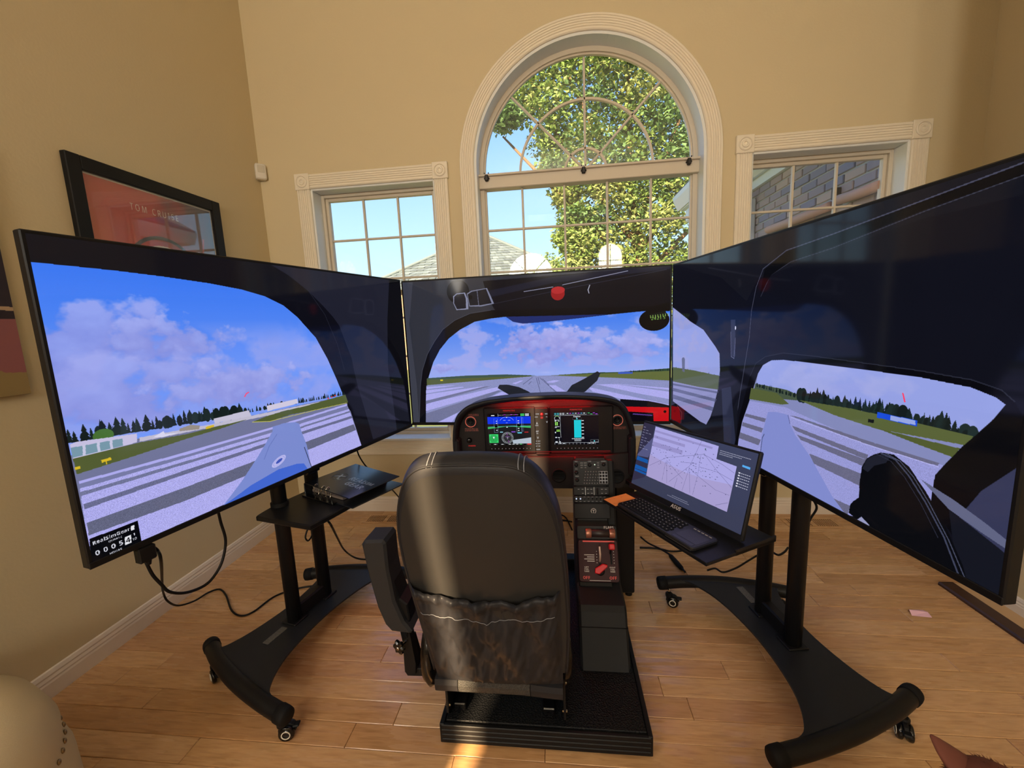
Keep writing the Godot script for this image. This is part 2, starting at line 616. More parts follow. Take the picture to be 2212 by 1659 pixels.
# ---------------------------------------------------------------- room
func room():
	# floor: every board that shows is a part
	var fl := structure("floor", MB.new().box(Vector3(-2.4, -0.2, -3.1), Vector3(2.7, -0.0035, 4.6)), M.gap)
	var pitch := 0.0875
	for row in 28:
		var z0 := -2.957 + pitch * row
		var x := LEFT_X - rng.randf_range(0.0, 0.7)
		while x < RIGHT_X:
			var l := rng.randf_range(0.45, 1.25)
			var a := maxf(x, LEFT_X - 0.02)
			var b := minf(x + l, RIGHT_X + 0.02)
			x += l
			if b - a < 0.004: continue
			var lift := rng.randf_range(-0.0006, 0.0006)
			put("plank", MB.new().box(Vector3(a + 0.0006, -0.019, z0 + 0.0006), Vector3(b - 0.0006, lift, z0 + pitch - 0.0006), 0.0016), M.floor[rng.randi() % 7], fl)
	var rest := put("plank_field", MB.new().box(Vector3(LEFT_X - 0.02, -0.019, -2.957 + pitch * 28), Vector3(RIGHT_X + 0.02, 0.0, 4.5)), M.floor[0], fl)
	tag(rest, "", "", "", "stuff")
	# back wall with three openings, as panels between them
	var wall := MB.new()
	var zb := WALL_Z - 0.16
	var ys := [0.0, 0.55, 2.32]
	for q in [[-2.2, 0.0, -1.65, 4.5], [-1.65, 0.0, -0.777, 0.55], [-1.65, 2.325, -0.777, 4.5], [-0.777, 0.0, -0.509, 4.5], [-0.509, 0.0, 0.942, 0.55], [0.942, 0.0, 1.203, 4.5], [1.203, 0.0, 2.086, 0.55], [1.203, 2.325, 2.086, 4.5], [2.086, 0.0, 2.7, 4.5]]:
		wall.box(Vector3(q[0], q[1], zb), Vector3(q[2], q[3], WALL_Z))
	var arch := PackedVector2Array([Vector2(0.942, 4.5), Vector2(-0.509, 4.5), Vector2(-0.509, 2.367)])
	for k in range(1, 40): arch.append(Vector2(0.2165, 2.367) + Vector2(-cos(PI * k / 40), sin(PI * k / 40)) * 0.7255)
	arch.append(Vector2(0.942, 2.367))
	wall.prism(arch, zb, WALL_Z)
	structure("wall_back", wall, M.wall)
	structure("wall_left", MB.new().box(Vector3(LEFT_X - 0.16, 0, -3.0), Vector3(LEFT_X, 4.5, 4.5)), M.wall)
	var wr := MB.new().box(Vector3(RIGHT_X, 0, -3.0), Vector3(RIGHT_X + 0.16, 4.5, 4.5))
	wr.box(Vector3(1.99, 0, -2.1), Vector3(RIGHT_X + 0.01, 4.5, -0.2))
	structure("wall_right", wr, M.wall)
	# wall behind the camera: unseen slit placed for the sun streak, two arched windows
	var rear := MB.new()
	for q in [[-2.2, 0.0, -1.93, 4.5], [-1.93, 0.0, -1.86, 2.3], [-1.93, 4.2, -1.86, 4.5], [-1.86, 0.0, 2.7, 2.45], [-1.86, 2.45, -1.13, 4.5], [-0.07, 2.45, 1.03, 4.5], [1.57, 2.45, 2.7, 4.5]]:
		rear.box(Vector3(q[0], q[1], 4.4), Vector3(q[2], q[3], 4.46))
	for q in [[-1.13, -0.07, 0.53, 2.45], [1.03, 1.57, 0.27, 2.82]]:
		var ar := PackedVector2Array([Vector2(q[1], 4.5), Vector2(q[0], 4.5), Vector2(q[0], q[3])])
		for k in range(1, 24): ar.append(Vector2((q[0] + q[1]) / 2, q[3]) + Vector2(-cos(PI * k / 24), sin(PI * k / 24)) * q[2])
		ar.append(Vector2(q[1], q[3]))
		rear.prism(ar, 4.4, 4.46)
	structure("wall_rear", rear, M.wall)
	structure("trim_3", MB.new().box(Vector3(-1.75, 3.3, 4.5), Vector3(2.7, 3.4, 6.6)), M.trim)  # unseen overhang added to keep the sun out of the rear windows
	structure("ceiling", MB.new().box(Vector3(-2.2, 4.5, -3.05), Vector3(2.7, 4.66, 4.6)), M.ceiling)
	# baseboards
	baseboard("baseboard_left", Vector3(LEFT_X, 0, 4.3), Vector3(LEFT_X, 0, WALL_Z), Vector3(1, 0, 0), 0.108)
	baseboard("baseboard_back", Vector3(LEFT_X, 0, WALL_Z), Vector3(RIGHT_X, 0, WALL_Z), Vector3(0, 0, 1), 0.113)
	baseboard("baseboard_right", Vector3(1.99, 0, -2.1), Vector3(1.99, 0, -0.2), Vector3(-1, 0, 0), 0.075)
	var edge := MB.new().box(Vector3(1.83, -0.01, -2.1), Vector3(1.9, 0.016, 0.6), 0.006)
	structure("trim_1", edge, M.dark_wood)
	structure("trim_2", MB.new().box(Vector3(1.9, -0.01, -2.1), Vector3(1.995, 0.006, 0.6)), mat(c8(196, 160, 116), 0.7))
	# glazing bars of the rear windows and the added fill lamp
	var rw := thing("window_4", "half round and narrow arched windows in the wall behind the camera", "window", Transform3D(), "", "structure")
	put("muntin", MB.new().box(Vector3(-0.607, 2.45, 4.41), Vector3(-0.593, 2.98, 4.44)), M.sash, rw)
	put("muntin", MB.new().bar(Vector3(-0.6, 2.45, 4.425), Vector3(-0.23, 2.82, 4.425), 0.014, 0.03), M.sash, rw)
	put("muntin", MB.new().bar(Vector3(-0.6, 2.45, 4.425), Vector3(-0.97, 2.82, 4.425), 0.014, 0.03), M.sash, rw)
	put("muntin", MB.new().box(Vector3(1.293, 2.45, 4.41), Vector3(1.307, 3.09, 4.44)), M.sash, rw)
	put("muntin", MB.new().box(Vector3(1.03, 2.7, 4.41), Vector3(1.57, 2.714, 4.44)), M.sash, rw)
	var lw := thing("window_5", "unseen glowing panel on the left wall behind the camera, placed to light the right floor", "window", Transform3D(), "", "structure")
	put("pane", MB.new().box(Vector3(LEFT_X - 0.001, 1.8, 1.05), Vector3(LEFT_X + 0.004, 2.9, 1.95)), glow(Color(0.95, 0.97, 1.0), 0.9), lw)  # glowing panel out of view, set on the solid wall
	for q in [[1.75, 1.0, 1.8, 2.0], [2.9, 1.0, 2.95, 2.0], [1.8, 1.0, 2.9, 1.05], [1.8, 1.95, 2.9, 2.0], [1.8, 1.49, 2.9, 1.51]]: put("frame", MB.new().box(Vector3(LEFT_X, q[0], q[1]), Vector3(LEFT_X + 0.03, q[2], q[3])), M.trim, lw)
	var lampw := thing("added_fill_lamp", "long added fill lamp behind the camera lighting the ceiling", "lamp", Transform3D(Basis(), Vector3(0.3, 3.5, 3.2)))
	var bowl := MB.new()
	for q in [[-0.86, 0.0, -0.3, 0.86, 0.02, 0.3], [-0.86, 0.0, -0.3, -0.84, 0.1, 0.3], [0.84, 0.0, -0.3, 0.86, 0.1, 0.3], [-0.86, 0.0, -0.3, 0.86, 0.1, -0.28], [-0.86, 0.0, 0.28, 0.86, 0.1, 0.3]]: bowl.box(Vector3(q[0], q[1], q[2]), Vector3(q[3], q[4], q[5]))
	put("bowl", bowl, M.plastic_white, lampw)
	put("diffuser", MB.new().box(Vector3(-0.82, 0.03, -0.26), Vector3(0.82, 0.06, 0.26)), glow(Color(1.0, 0.95, 0.85), 1.0), lampw)
	put("bracket", MB.new().box(Vector3(-0.05, 0.02, 0.29), Vector3(0.05, 0.09, 1.2)), M.plastic_white, lampw)


func baseboard(called: String, a: Vector3, b: Vector3, out: Vector3, h: float):
	var prof := [[0.0, 0.0], [0.015, 0.0], [0.015, 0.55], [0.0125, 0.62], [0.0135, 0.68], [0.0095, 0.78], [0.011, 0.84], [0.006, 0.97], [0.0, 1.0]]
	var mb := MB.new()
	var ra := []
	var rb := []
	for p in prof:
		ra.append(a + out * p[0] + Vector3.UP * p[1] * h)
		rb.append(b + out * p[0] + Vector3.UP * p[1] * h)
	if (b - a).cross(out).y > 0: mb.loft([rb, ra], true, true)
	else: mb.loft([ra, rb], true, true)
	structure(called, mb, M.base)


# ---------------------------------------------------------------- windows
func fluted(path: Array, side: Array, w: float) -> MB:  # path along the inner edge, side: unit vectors away from the opening, in the wall's plane
	var prof := [[0.0, 0.0], [0.0, 0.013], [0.006, 0.018]]
	for k in 5:
		var c := w * (0.2 + 0.15 * k)
		prof += [[c - 0.0048, 0.018], [c - 0.002, 0.0125], [c + 0.002, 0.0125], [c + 0.0048, 0.018]]
	prof += [[w - 0.004, 0.018], [w, 0.014], [w, 0.0]]
	var mb := MB.new()
	var rings := []
	for k in path.size():
		var r := []
		for p in prof: r.append(path[k] + side[k] * p[0] + Vector3(0, 0, p[1]))
		rings.append(r)
	var f: Vector3 = path[1] - path[0]
	if f.cross(side[0]).z > 0: rings.reverse()
	mb.loft(rings)
	return mb


func corner_block(parent: Node, c: Vector2):
	var z := WALL_Z
	var b := put("corner_block", MB.new().box(Vector3(c.x - 0.052, c.y - 0.052, z), Vector3(c.x + 0.052, c.y + 0.052, z + 0.024), 0.003), M.trim, parent)
	var mb := MB.new()
	mb.t = Transform3D(Basis(Vector3(1, 0, 0), PI / 2), Vector3(c.x, c.y, z + 0.022))
	mb.lathe([Vector2(0.04, 0.0), Vector2(0.04, 0.006), Vector2(0.035, 0.009), Vector2(0.031, 0.003), Vector2(0.024, 0.003), Vector2(0.02, 0.009), Vector2(0.012, 0.009), Vector2(0.009, 0.004), Vector2(0.0, 0.006)], 28)
	put("rosette", mb, M.trim, b)


func straight_casing(parent: Node, x0: float, x1: float, y0: float, y1: float):  # inner edges
	var w := 0.092
	var z := WALL_Z
	put("casing", fluted([Vector3(x0, y0, z), Vector3(x0, y1, z)], [Vector3(-1, 0, 0), Vector3(-1, 0, 0)], w), M.trim, parent)
	put("casing", fluted([Vector3(x1, y0, z), Vector3(x1, y1, z)], [Vector3(1, 0, 0), Vector3(1, 0, 0)], w), M.trim, parent)
	put("casing", fluted([Vector3(x0, y1, z), Vector3(x1, y1, z)], [Vector3(0, 1, 0), Vector3(0, 1, 0)], w), M.trim, parent)
	put("casing", fluted([Vector3(x0, y0, z), Vector3(x1, y0, z)], [Vector3(0, -1, 0), Vector3(0, -1, 0)], 0.11), M.trim, parent)
	for q in [Vector2(x0 - 0.046, y1 + 0.046), Vector2(x1 + 0.046, y1 + 0.046), Vector2(x0 - 0.046, y0 - 0.052), Vector2(x1 + 0.046, y0 - 0.052)]:
		corner_block(parent, q)


func frame_rect(parent: Node, called: String, x0: float, x1: float, y0: float, y1: float, z0: float, z1: float, w: float, m: Material):
	for q in [[x0, y0, x0 + w, y1], [x1 - w, y0, x1, y1], [x0 + w, y1 - w, x1 - w, y1], [x0 + w, y0, x1 - w, y0 + w]]:
		put(called, MB.new().box(Vector3(q[0], q[1], z0), Vector3(q[2], q[3], z1), 0.003), m, parent)


func glazing(parent: Node, x0: float, x1: float, y0: float, y1: float, cols: int, rows: Array, z: float):
	var edges := [y1]
	edges.append_array(rows)
	edges.append(y0)
	for c in cols:
		for r in edges.size() - 1:
			var a := x0 + (x1 - x0) * c / cols
			var b := x0 + (x1 - x0) * (c + 1) / cols
			var g := MB.new()
			g.quad(Vector3(a, edges[r + 1], z), Vector3(b, edges[r + 1], z), Vector3(b, edges[r], z), Vector3(a, edges[r], z))
			put("pane", g, M.glass, parent)
	for c in range(1, cols):
		var x := x0 + (x1 - x0) * c / cols
		put("muntin", MB.new().box(Vector3(x - 0.007, y0, z - 0.011), Vector3(x + 0.007, y1, z + 0.011), 0.003), M.sash, parent)
	for r in rows:
		put("muntin", MB.new().box(Vector3(x0, r - 0.007, z - 0.0105), Vector3(x1, r + 0.007, z + 0.0105), 0.003), M.sash, parent)


func windows():
	var rows := [2.0, 1.717, 1.434, 1.151, 0.868]
	for k in 2:
		var w := thing("window_%d" % [1, 3][k], ["white framed window with fluted casing left of the arched window", "white framed window with a brick wall outside it"][k], "window", Transform3D(), "", "structure")
		var x0: float = [-1.648, 1.205][k]
		var x1: float = [-0.779, 2.084][k]
		straight_casing(w, x0, x1, 0.552, 2.323)
		frame_rect(w, "jamb", x0 - 0.004, x1 + 0.004, 0.548, 2.327, -3.06, WALL_Z + 0.002, 0.016, M.jamb)
		frame_rect(w, "frame", x0 + 0.012, x1 - 0.012, 0.564, 2.311, -3.03, -2.962, 0.022, M.sash)
		frame_rect(w, "sash", x0 + 0.034, x1 - 0.034, 0.586, 2.289, -3.015, -2.98, 0.022, M.sash)
		glazing(w, x0 + 0.055, x1 - 0.057, 0.6, 2.27, 3, rows, -3.0)
		put("sill", MB.new().box(Vector3(x0, 0.548, -3.0), Vector3(x1, 0.566, WALL_Z + 0.03), 0.004), M.jamb, w)
	# the arched window
	var w2 := thing("window_2", "tall arched window with a fan of muntins above its lower sash", "window", Transform3D(), "", "structure")
	var c := Vector2(0.2165, 2.367)
	var x0 := -0.509
	var x1 := 0.942
	var path := [Vector3(x0, 0.552, WALL_Z)]
	var side := [Vector3(-1, 0, 0)]
	for k in 49:
		var d := Vector3(-cos(PI * k / 48), sin(PI * k / 48), 0)
		path.append(Vector3(c.x, c.y, WALL_Z) + d * 0.7255)
		side.append(d)
	path.append(Vector3(x1, 0.552, WALL_Z))
	side.append(Vector3(1, 0, 0))
	put("casing", fluted(path, side, 0.092), M.trim, w2)
	put("casing", fluted([Vector3(x0, 0.552, WALL_Z), Vector3(x1, 0.552, WALL_Z)], [Vector3(0, -1, 0), Vector3(0, -1, 0)], 0.11), M.trim, w2)
	for s in [[1.002, 0.7255, 0.016, -3.06, WALL_Z + 0.002, "jamb", M.jamb], [1.0, 0.711, 0.03, -3.03, -2.975, "frame", M.sash], [1.0, 0.684, 0.014, -3.012, -2.99, "sash", M.sash]]:
		var r1: float = s[1]
		var r0: float = r1 - s[2]
		var poly := PackedVector2Array()
		for k in 49: poly.append(c + Vector2(-cos(PI * k / 48), sin(PI * k / 48)) * r1)
		poly.append(Vector2(c.x + r1, 0.56))
		poly.append(Vector2(c.x + r0, 0.56))
		for k in 49: poly.append(c + Vector2(cos(PI * k / 48), sin(PI * k / 48)) * r0)
		poly.append(Vector2(c.x - r0, 0.56))
		poly.append(Vector2(c.x - r1, 0.56))
		put(s[5], MB.new().prism(poly, s[3], s[4]), s[6], w2)
	put("sill", MB.new().box(Vector3(x0, 0.548, -3.0), Vector3(x1, 0.566, WALL_Z + 0.03), 0.004), M.jamb, w2)
	put("sash", MB.new().box(Vector3(x0 + 0.03, 0.566, -3.015), Vector3(x1 - 0.03, 0.6, -2.98), 0.003), M.sash, w2)
	# bar between the sashes
	put("mullion", MB.new().box(Vector3(x0 + 0.008, 2.262, -3.03), Vector3(x1 - 0.008, 2.345, -2.945), 0.004), M.sash, w2)
	put("mullion", MB.new().box(Vector3(x0 + 0.004, 2.336, -2.95), Vector3(x1 - 0.004, 2.35, -2.925), 0.003), M.sash, w2)
	for x in [-0.44, 0.2, 0.86]:
		var mb := MB.new()
		mb.box(Vector3(x - 0.012, 2.305, -2.946), Vector3(x + 0.012, 2.345, -2.92), 0.005)
		mb.box(Vector3(x - 0.018, 2.318, -2.946), Vector3(x + 0.018, 2.33, -2.926), 0.004)
		mb.bar(Vector3(x - 0.011, 2.34, -2.93), Vector3(x - 0.014, 2.358, -2.93), 0.006, 0.008)
		mb.bar(Vector3(x + 0.011, 2.34, -2.93), Vector3(x + 0.014, 2.358, -2.93), 0.006, 0.008)
		put("latch", mb, M.clip, w2)
	glazing(w2, -0.492, 0.922, 0.6, 2.262, 5, rows, -3.0)
	var rg := 0.672
	var fan := [c + Vector2(0, -0.02)]
	var a := Vector3(c.x, 2.345, -3.0)
	var steps := [0.0, 0.8, PI / 2, PI - 0.8, PI]
	for k in 4:
		for ring in 3:
			var q := PackedVector2Array()
			var r0: float = [0.0, 0.135, 0.435][ring]
			var r1: float = [0.135, 0.435, 0.675][ring]
			for j in 9: q.append(Vector2(a.x, a.y) + Vector2.from_angle(lerpf(steps[k], steps[k + 1], j / 8.0)) * r1)
			if r0 > 0:
				for j in 9: q.append(Vector2(a.x, a.y) + Vector2.from_angle(lerpf(steps[k + 1], steps[k], j / 8.0)) * r0)
			else:
				q.append(Vector2(a.x, a.y))
			var g := MB.new()
			var ix := Geometry2D.triangulate_polygon(q)
			for j in range(0, ix.size(), 3): g.tri(Vector3(q[ix[j]].x, q[ix[j]].y, -3.0), Vector3(q[ix[j + 1]].x, q[ix[j + 1]].y, -3.0), Vector3(q[ix[j + 2]].x, q[ix[j + 2]].y, -3.0))
			put("pane", g, M.glass, w2)
	for k in [1, 2, 3]:
		var d := Vector3(cos(steps[k]), sin(steps[k]), 0)
		put("muntin", MB.new().bar(a, a + d * 0.68, 0.014, 0.022, 0.003, Vector3(0, 0, 1)), M.sash, w2)
	for r in [0.135, 0.435]:
		var p := PackedVector2Array()
		for j in 33: p.append(Vector2(a.x, a.y) + Vector2.from_angle(PI * j / 32) * (r + 0.007))
		for j in 33: p.append(Vector2(a.x, a.y) + Vector2.from_angle(PI - PI * j / 32) * (r - 0.007))
		put("muntin", MB.new().prism(p, -3.011, -2.989), M.sash, w2)


# ---------------------------------------------------------------- television screens
func sky_fn(top: Color, low: Color, cloud: Color, y0: float, y1: float, c0: float, c1: float, n: FastNoiseLite, cover: float) -> Callable:
	return func(x: float, y: float, _o: Color) -> Color:
		var c := top.lerp(low, clampf((y - y0) / (y1 - y0), 0.0, 1.0))
		var k := n.get_noise_2d(x, y * 0.9)
		var band := clampf(minf((y - c0) / 110.0, (c1 - y) / 60.0), 0.0, 1.0)
		var d := clampf((k + cover) * 3.2, 0.0, 1.0) * band
		var shade := 0.5 + 0.5 * n.get_noise_2d(x * 2.1 + 300.0, y * 2.4)
		return c.lerp(cloud.lerp(low, 0.55 * shade), d * 0.85)


func speckle_fn(n: FastNoiseLite, amount: float) -> Callable:
	return func(x: float, y: float, o: Color) -> Color:
		var k := 1.0 + n.get_noise_2d(x * 5.0, y * 5.0) * amount * 2.0
		return Color(o.r * k, o.g * k, o.b * k)


func cloud(cv: Cv, cx: float, cy: float, rx: float, ry: float, col: Color, n: FastNoiseLite):
	for y in range(maxi(0, int((cy - ry * 1.4) * cv.h / 1000.0)), mini(cv.h, int((cy + ry * 1.4) * cv.h / 1000.0))):
		for x in range(maxi(0, int((cx - rx * 1.4) * cv.w / 1000.0)), mini(cv.w, int((cx + rx * 1.4) * cv.w / 1000.0))):
			var dx := (x * 1000.0 / cv.w - cx) / rx
			var dy := (y * 1000.0 / cv.h - cy) / ry
			var d := 1.0 - dx * dx - dy * dy
			if d < -0.9: continue
			var k := n.get_noise_2d(x, y * 1.3)
			var a := clampf((d * 0.9 + k * 1.7) * 1.6, 0.0, 1.0)
			if a <= 0.0: continue
			var o := cv.im.get_pixel(x, y)
			if o.b < 0.75: continue  # only over the painted sky
			var sh := 0.93 + 0.1 * clampf(-dy * 0.7 + k * 1.2, -1.0, 1.0)
			cv.im.set_pixel(x, y, o.lerp(Color(col.r * sh, col.g * sh, minf(col.b * (0.5 + 0.5 * sh), 1.0)), a * 0.9))


func conifers(cv: Cv, x0: float, y0: float, x1: float, y1: float, n: int, h0: float, h1: float):
	for k in n:
		var u := (k + rng.randf()) / n
		var x := lerpf(x0, x1, u)
		var y := lerpf(y0, y1, u) + 3.0
		var h := rng.randf_range(h0, h1)
		var w := h * rng.randf_range(0.1, 0.2)
		var g := rng.randf_range(0.7, 1.2)
		var col := Color(0.1 * g, 0.15 * g, 0.15 * g)
		if rng.randf() < 0.45:
			cv.ell(x, y - h * 0.36, w, h * 0.26, col)
		else:
			for j in 3: cv.poly([x - w * (1.0 - 0.25 * j), y - h * 0.28 * j, x + w * (1.0 - 0.25 * j), y - h * 0.28 * j, x, y - h * (0.5 + 0.25 * j)], col)


func tv_screens():
	var lilac := c8(172, 170, 236)
	var tar := c8(112, 116, 152)
	var grass := c8(82, 92, 50)
	var dark := c8(13, 14, 24)
	var fine := fbm(4, 0.11, 3)
	# ---- left screen
	var cv := Cv.new(1280, 720, c8(13, 13, 22))
	var opening: Array = [3, 87, 52, 89, 115, 92, 190, 99, 279, 111, 353, 127, 412, 150, 464, 188, 504, 241, 560, 344, 595, 455, 623, 571, 652, 702, 674, 808, 695, 953, 702, 979, 442, 976, 237, 978, 75, 981, 0, 981]
	cv.poly(opening, tar)
	cv.poly_fn([3, 87, 52, 89, 115, 92, 190, 99, 279, 111, 353, 127, 412, 150, 464, 188, 504, 241, 560, 344, 595, 455, 623, 571, 644, 669, 410, 657, 234, 648, 105, 638, 5, 640], sky_fn(c8(52, 116, 240), c8(112, 150, 246), c8(152, 162, 234), 60, 480, 250, 700, fbm(12, 0.0045), 0.22))
	cloud(cv, [148, 224][0], [148, 224][1], 24, 50, c8(128, 156, 240), fbm(16, 0.02))
	cloud(cv, [63, 314][0], [63, 314][1], 210, 120, c8(150, 162, 236), fbm(15, 0.008))
	cloud(cv, [173, 302][0], [173, 302][1], 110, 70, c8(156, 166, 236), fbm(17, 0.012))
	cloud(cv, [82, 478][0], [82, 478][1], 330, 120, c8(156, 164, 234), fbm(18, 0.006))
	cloud(cv, [321, 513][0], [321, 513][1], 190, 80, c8(160, 168, 236), fbm(19, 0.01))
	conifers(cv, [8, 600][0], [8, 600][1], [310, 637][0], [310, 637][1], 46, 26, 62)
	conifers(cv, [311, 633][0], [311, 633][1], [649, 660][0], [649, 660][1], 50, 14, 30)
	cv.ell([53, 603][0], [53, 603][1], 15, 12, c8(70, 110, 50))
	cv.poly([105, 635, 234, 648, 357, 655, 654, 674, 653, 687, 356, 669, 233, 660, 104, 649], c8(190, 186, 206))
	cv.poly([245, 629, 329, 628, 334, 654, 246, 648], c8(196, 192, 214))
	cv.poly([378, 626, 471, 626, 473, 649, 378, 651], c8(206, 200, 222))
	for k in 3: cv.rect([578, 659][0] + k * 14, [578, 659][1] - k * 3, [578, 659][0] + k * 14 + 7, [578, 659][1] - k * 3 + 6, c8(220, 60, 60))
	cv.poly([8, 608, 17, 604, 102, 620, 100, 649, 8, 653], c8(196, 190, 222))
	cv.poly([8, 618, 79, 625, 78, 648, 8, 648], c8(118, 150, 168))
	for x in [180, 211, 238]:
		pass
	cv.line([25, 620, 23, 648], 4, c8(196, 196, 222))
	cv.line([44, 621, 43, 649], 4, c8(196, 196, 222))
	cv.line([62, 624, 61, 648], 4, c8(196, 196, 222))
	cv.poly([127, 645, 146, 632, 148, 644, 173, 650, 144, 653], c8(214, 212, 236))
	cv.poly([175, 637, 197, 632, 215, 643, 212, 656, 174, 646], c8(150, 140, 130))
	cv.poly([8, 652, 101, 651, 183, 662, 323, 664, 263, 674, 190, 679, 87, 692, 9, 700], grass)
	cv.poly([334, 681, 374, 672, 423, 668, 494, 671, 653, 664, 661, 710, 547, 704, 448, 693, 380, 698], grass)
	cv.line([334, 681, 380, 698, 547, 704, 657, 712], 1.5, c8(196, 190, 90))
	for q in [[46, 681, 55, 680], [228, 658, 241, 657], [10, 682, 12, 682]]: cv.line(q, 5, c8(214, 182, 40))
	cv.line([50, 683, 50, 693], 2, c8(214, 182, 40))
	cv.poly([9, 726, 179, 730, 385, 730, 651, 715, 669, 769, 702, 979, 442, 976, 237, 978, 75, 981, 0, 981], c8(118, 122, 164))
	cv.poly([9, 722, 180, 727, 385, 726, 657, 717, 656, 727, 384, 736, 179, 737, 9, 730], lilac)
	cv.poly([9, 745, 375, 750, 662, 748, 702, 979, 442, 976, 237, 978, 75, 981, 3, 983], lilac)
	cv.poly([8, 756, 374, 765, 668, 760, 669, 769, 373, 773, 8, 768], tar)
	cv.poly([9, 795, 359, 789, 669, 790, 674, 804, 356, 802, 9, 811], c8(104, 107, 142))
	cv.poly([9, 854, 169, 854, 327, 849, 676, 841, 684, 879, 337, 895, 165, 903, 8, 894], c8(98, 101, 128))
	cv.poly_fn([9, 745, 375, 750, 662, 748, 702, 979, 442, 976, 237, 978, 75, 981, 3, 983], speckle_fn(fine, 0.16))
	cv.poly([387, 725, 422, 724, 456, 734, 468, 747, 473, 791, 485, 864, 491, 984, 237, 981, 287, 914, 332, 842, 364, 785, 385, 745], c8(122, 138, 206))
	cv.line([396, 765, 370, 807, 352, 856], 2, c8(104, 120, 188))
	cv.line([476, 869, 492, 979], 2, c8(40, 44, 70))
	cv.poly([237, 981, 259, 971, 308, 946, 388, 925, 446, 934, 468, 946, 480, 986], c8(66, 102, 206))
	var eye := Vector2([392, 889][0], [392, 889][1])
	cv.ell(eye.x, eye.y, 23, 10, c8(186, 184, 236), -0.35)
	cv.ell(eye.x, eye.y, 19, 7.5, c8(150, 156, 220), -0.35)
	cv.ell(eye.x, eye.y, 17, 6.5, c8(186, 184, 236), -0.35)
	cv.ell(eye.x + 1, eye.y - 1, 11, 4, c8(64, 84, 180), -0.35)
	cv.line([324, 567, 329, 557, 335, 553], 2.5, c8(255, 70, 110))
	cv.poly([439, 9, 492, 50, 550, 113, 599, 183, 635, 241, 657, 287, 676, 377, 697, 470, 702, 539, 714, 648, 732, 761, 750, 882, 762, 973, 993, 983, 1004, -7], c8(31, 32, 46))
	cv.poly([932, -8, 899, 264, 879, 548, 890, 760, 900, 986, 999, 986, 1007, -13], c8(10, 10, 16))
	cv.line([551, 111, 604, 230, 642, 389, 660, 530], 1.2, c8(40, 42, 56))
	# hour counter in the corner
	var dial: Array = [8, 906, 79, 907, 79, 983, 3, 987]
	cv.poly(dial, c8(6, 7, 12))
	var al := Vector2(dial[2] - dial[0], dial[3] - dial[1]) / 100.0
	var o := Vector2(dial[0], dial[1])
	var dn := Vector2(dial[6] - dial[0], dial[7] - dial[1]) / 52.0
	var full := al.length() * 0.1
	for q in [["RealSimGear", 43, 11, 0.125, true], ["QUARTZ", 50, 20, 0.075, true], ["0", 14, 33, 0.17, true], ["0", 30, 33, 0.17, true], ["0", 46, 33, 0.17, true], ["5", 62, 33, 0.17, true], ["HOURS", 50, 45.5, 0.08, true], ["1", 91, 26, 0.09, true], ["10", 91, 36, 0.09, true]]:
		var p: Vector2 = o + al * q[1] + dn * q[2]
		cv.text(text_mesh(q[0], q[3] * full, q[4]), p.x, p.y, c8(214, 214, 226), Vector2(al.x, al.y).normalized(), Vector2(0, 1.75))
	for q in [[70, 24, 84, 41], [84, 6, 92, 16]]:
		var f := []
		for r in [[0, 1], [2, 1], [2, 3], [0, 3]]:
			var p: Vector2 = o + al * q[r[0]] + dn * q[r[1]]
			f += [p.x, p.y]
		cv.poly(f, c8(226, 226, 232))
	var p4 := o + al * 77 + dn * 33
	cv.text(text_mesh("4", 0.19 * full, true), p4.x, p4.y, c8(10, 10, 16), Vector2(1, 0), Vector2(0, 1.75))
	var tv_l := television("left", Vector3(-1.183, 0, -0.849), Vector3(-0.844, 0, -2.268), 1.623, 0.824, cv.tex(), "large flat television on the left stand showing a wing over runway stripes")
	# ---- centre screen
	cv = Cv.new(1280, 720, c8(46, 48, 58))
	cv.poly([1, -9, 50, -4, 21, 290, 32, 707, 30, 999, -21, 999], c8(60, 62, 74))
	cv.poly([324, 33, 476, 28, 1005, 10, 992, 282, 887, 276, 777, 284, 665, 296, 404, 270, 362, 218, 337, 132], c8(14, 15, 25))
	cv.poly([344, 97, 578, 34, 1005, -1, 1005, 27, 577, 73, 351, 139], c8(24, 27, 44))
	cv.poly([30, 999, 47, 724, 60, 611, 86, 500, 118, 416, 155, 337, 205, 279, 267, 238, 348, 223, 1007, 249, 1006, 1006], c8(10, 11, 18))
	cv.line([30, 999, 47, 724, 60, 611, 86, 500, 118, 416, 155, 337, 205, 279, 267, 238, 348, 223], 1.6, c8(74, 76, 92))
	cv.poly([58, 986, 74, 731, 85, 654, 108, 555, 138, 471, 177, 398, 224, 342, 283, 294, 348, 277, 404, 270, 432, 305, 469, 317, 573, 311, 665, 302, 777, 287, 887, 276, 998, 271, 996, 993], c8(128, 134, 176))
	cv.poly_fn([77, 696, 85, 654, 108, 555, 138, 471, 177, 398, 224, 342, 283, 294, 348, 277, 404, 270, 432, 305, 469, 317, 573, 311, 665, 302, 777, 287, 887, 276, 998, 271, 994, 663, 514, 667], sky_fn(c8(60, 122, 238), c8(150, 170, 240), c8(166, 168, 232), 260, 640, 240, 660, fbm(31, 0.007), 0.06))
	cloud(cv, [553, 473][0], [553, 473][1], 175, 110, c8(166, 170, 236), fbm(37, 0.011))
	cloud(cv, [467, 398][0], [467, 398][1], 60, 80, c8(160, 166, 234), fbm(38, 0.014))
	cloud(cv, [614, 423][0], [614, 423][1], 90, 90, c8(174, 176, 238), fbm(39, 0.012))
	cloud(cv, [822, 495][0], [822, 495][1], 150, 70, c8(168, 174, 238), fbm(40, 0.01))
	cloud(cv, [152, 599][0], [152, 599][1], 60, 30, c8(164, 170, 236), fbm(41, 0.014))
	cv.poly([76, 670, 335, 657, 514, 667, 389, 681, 74, 715], c8(84, 94, 58))
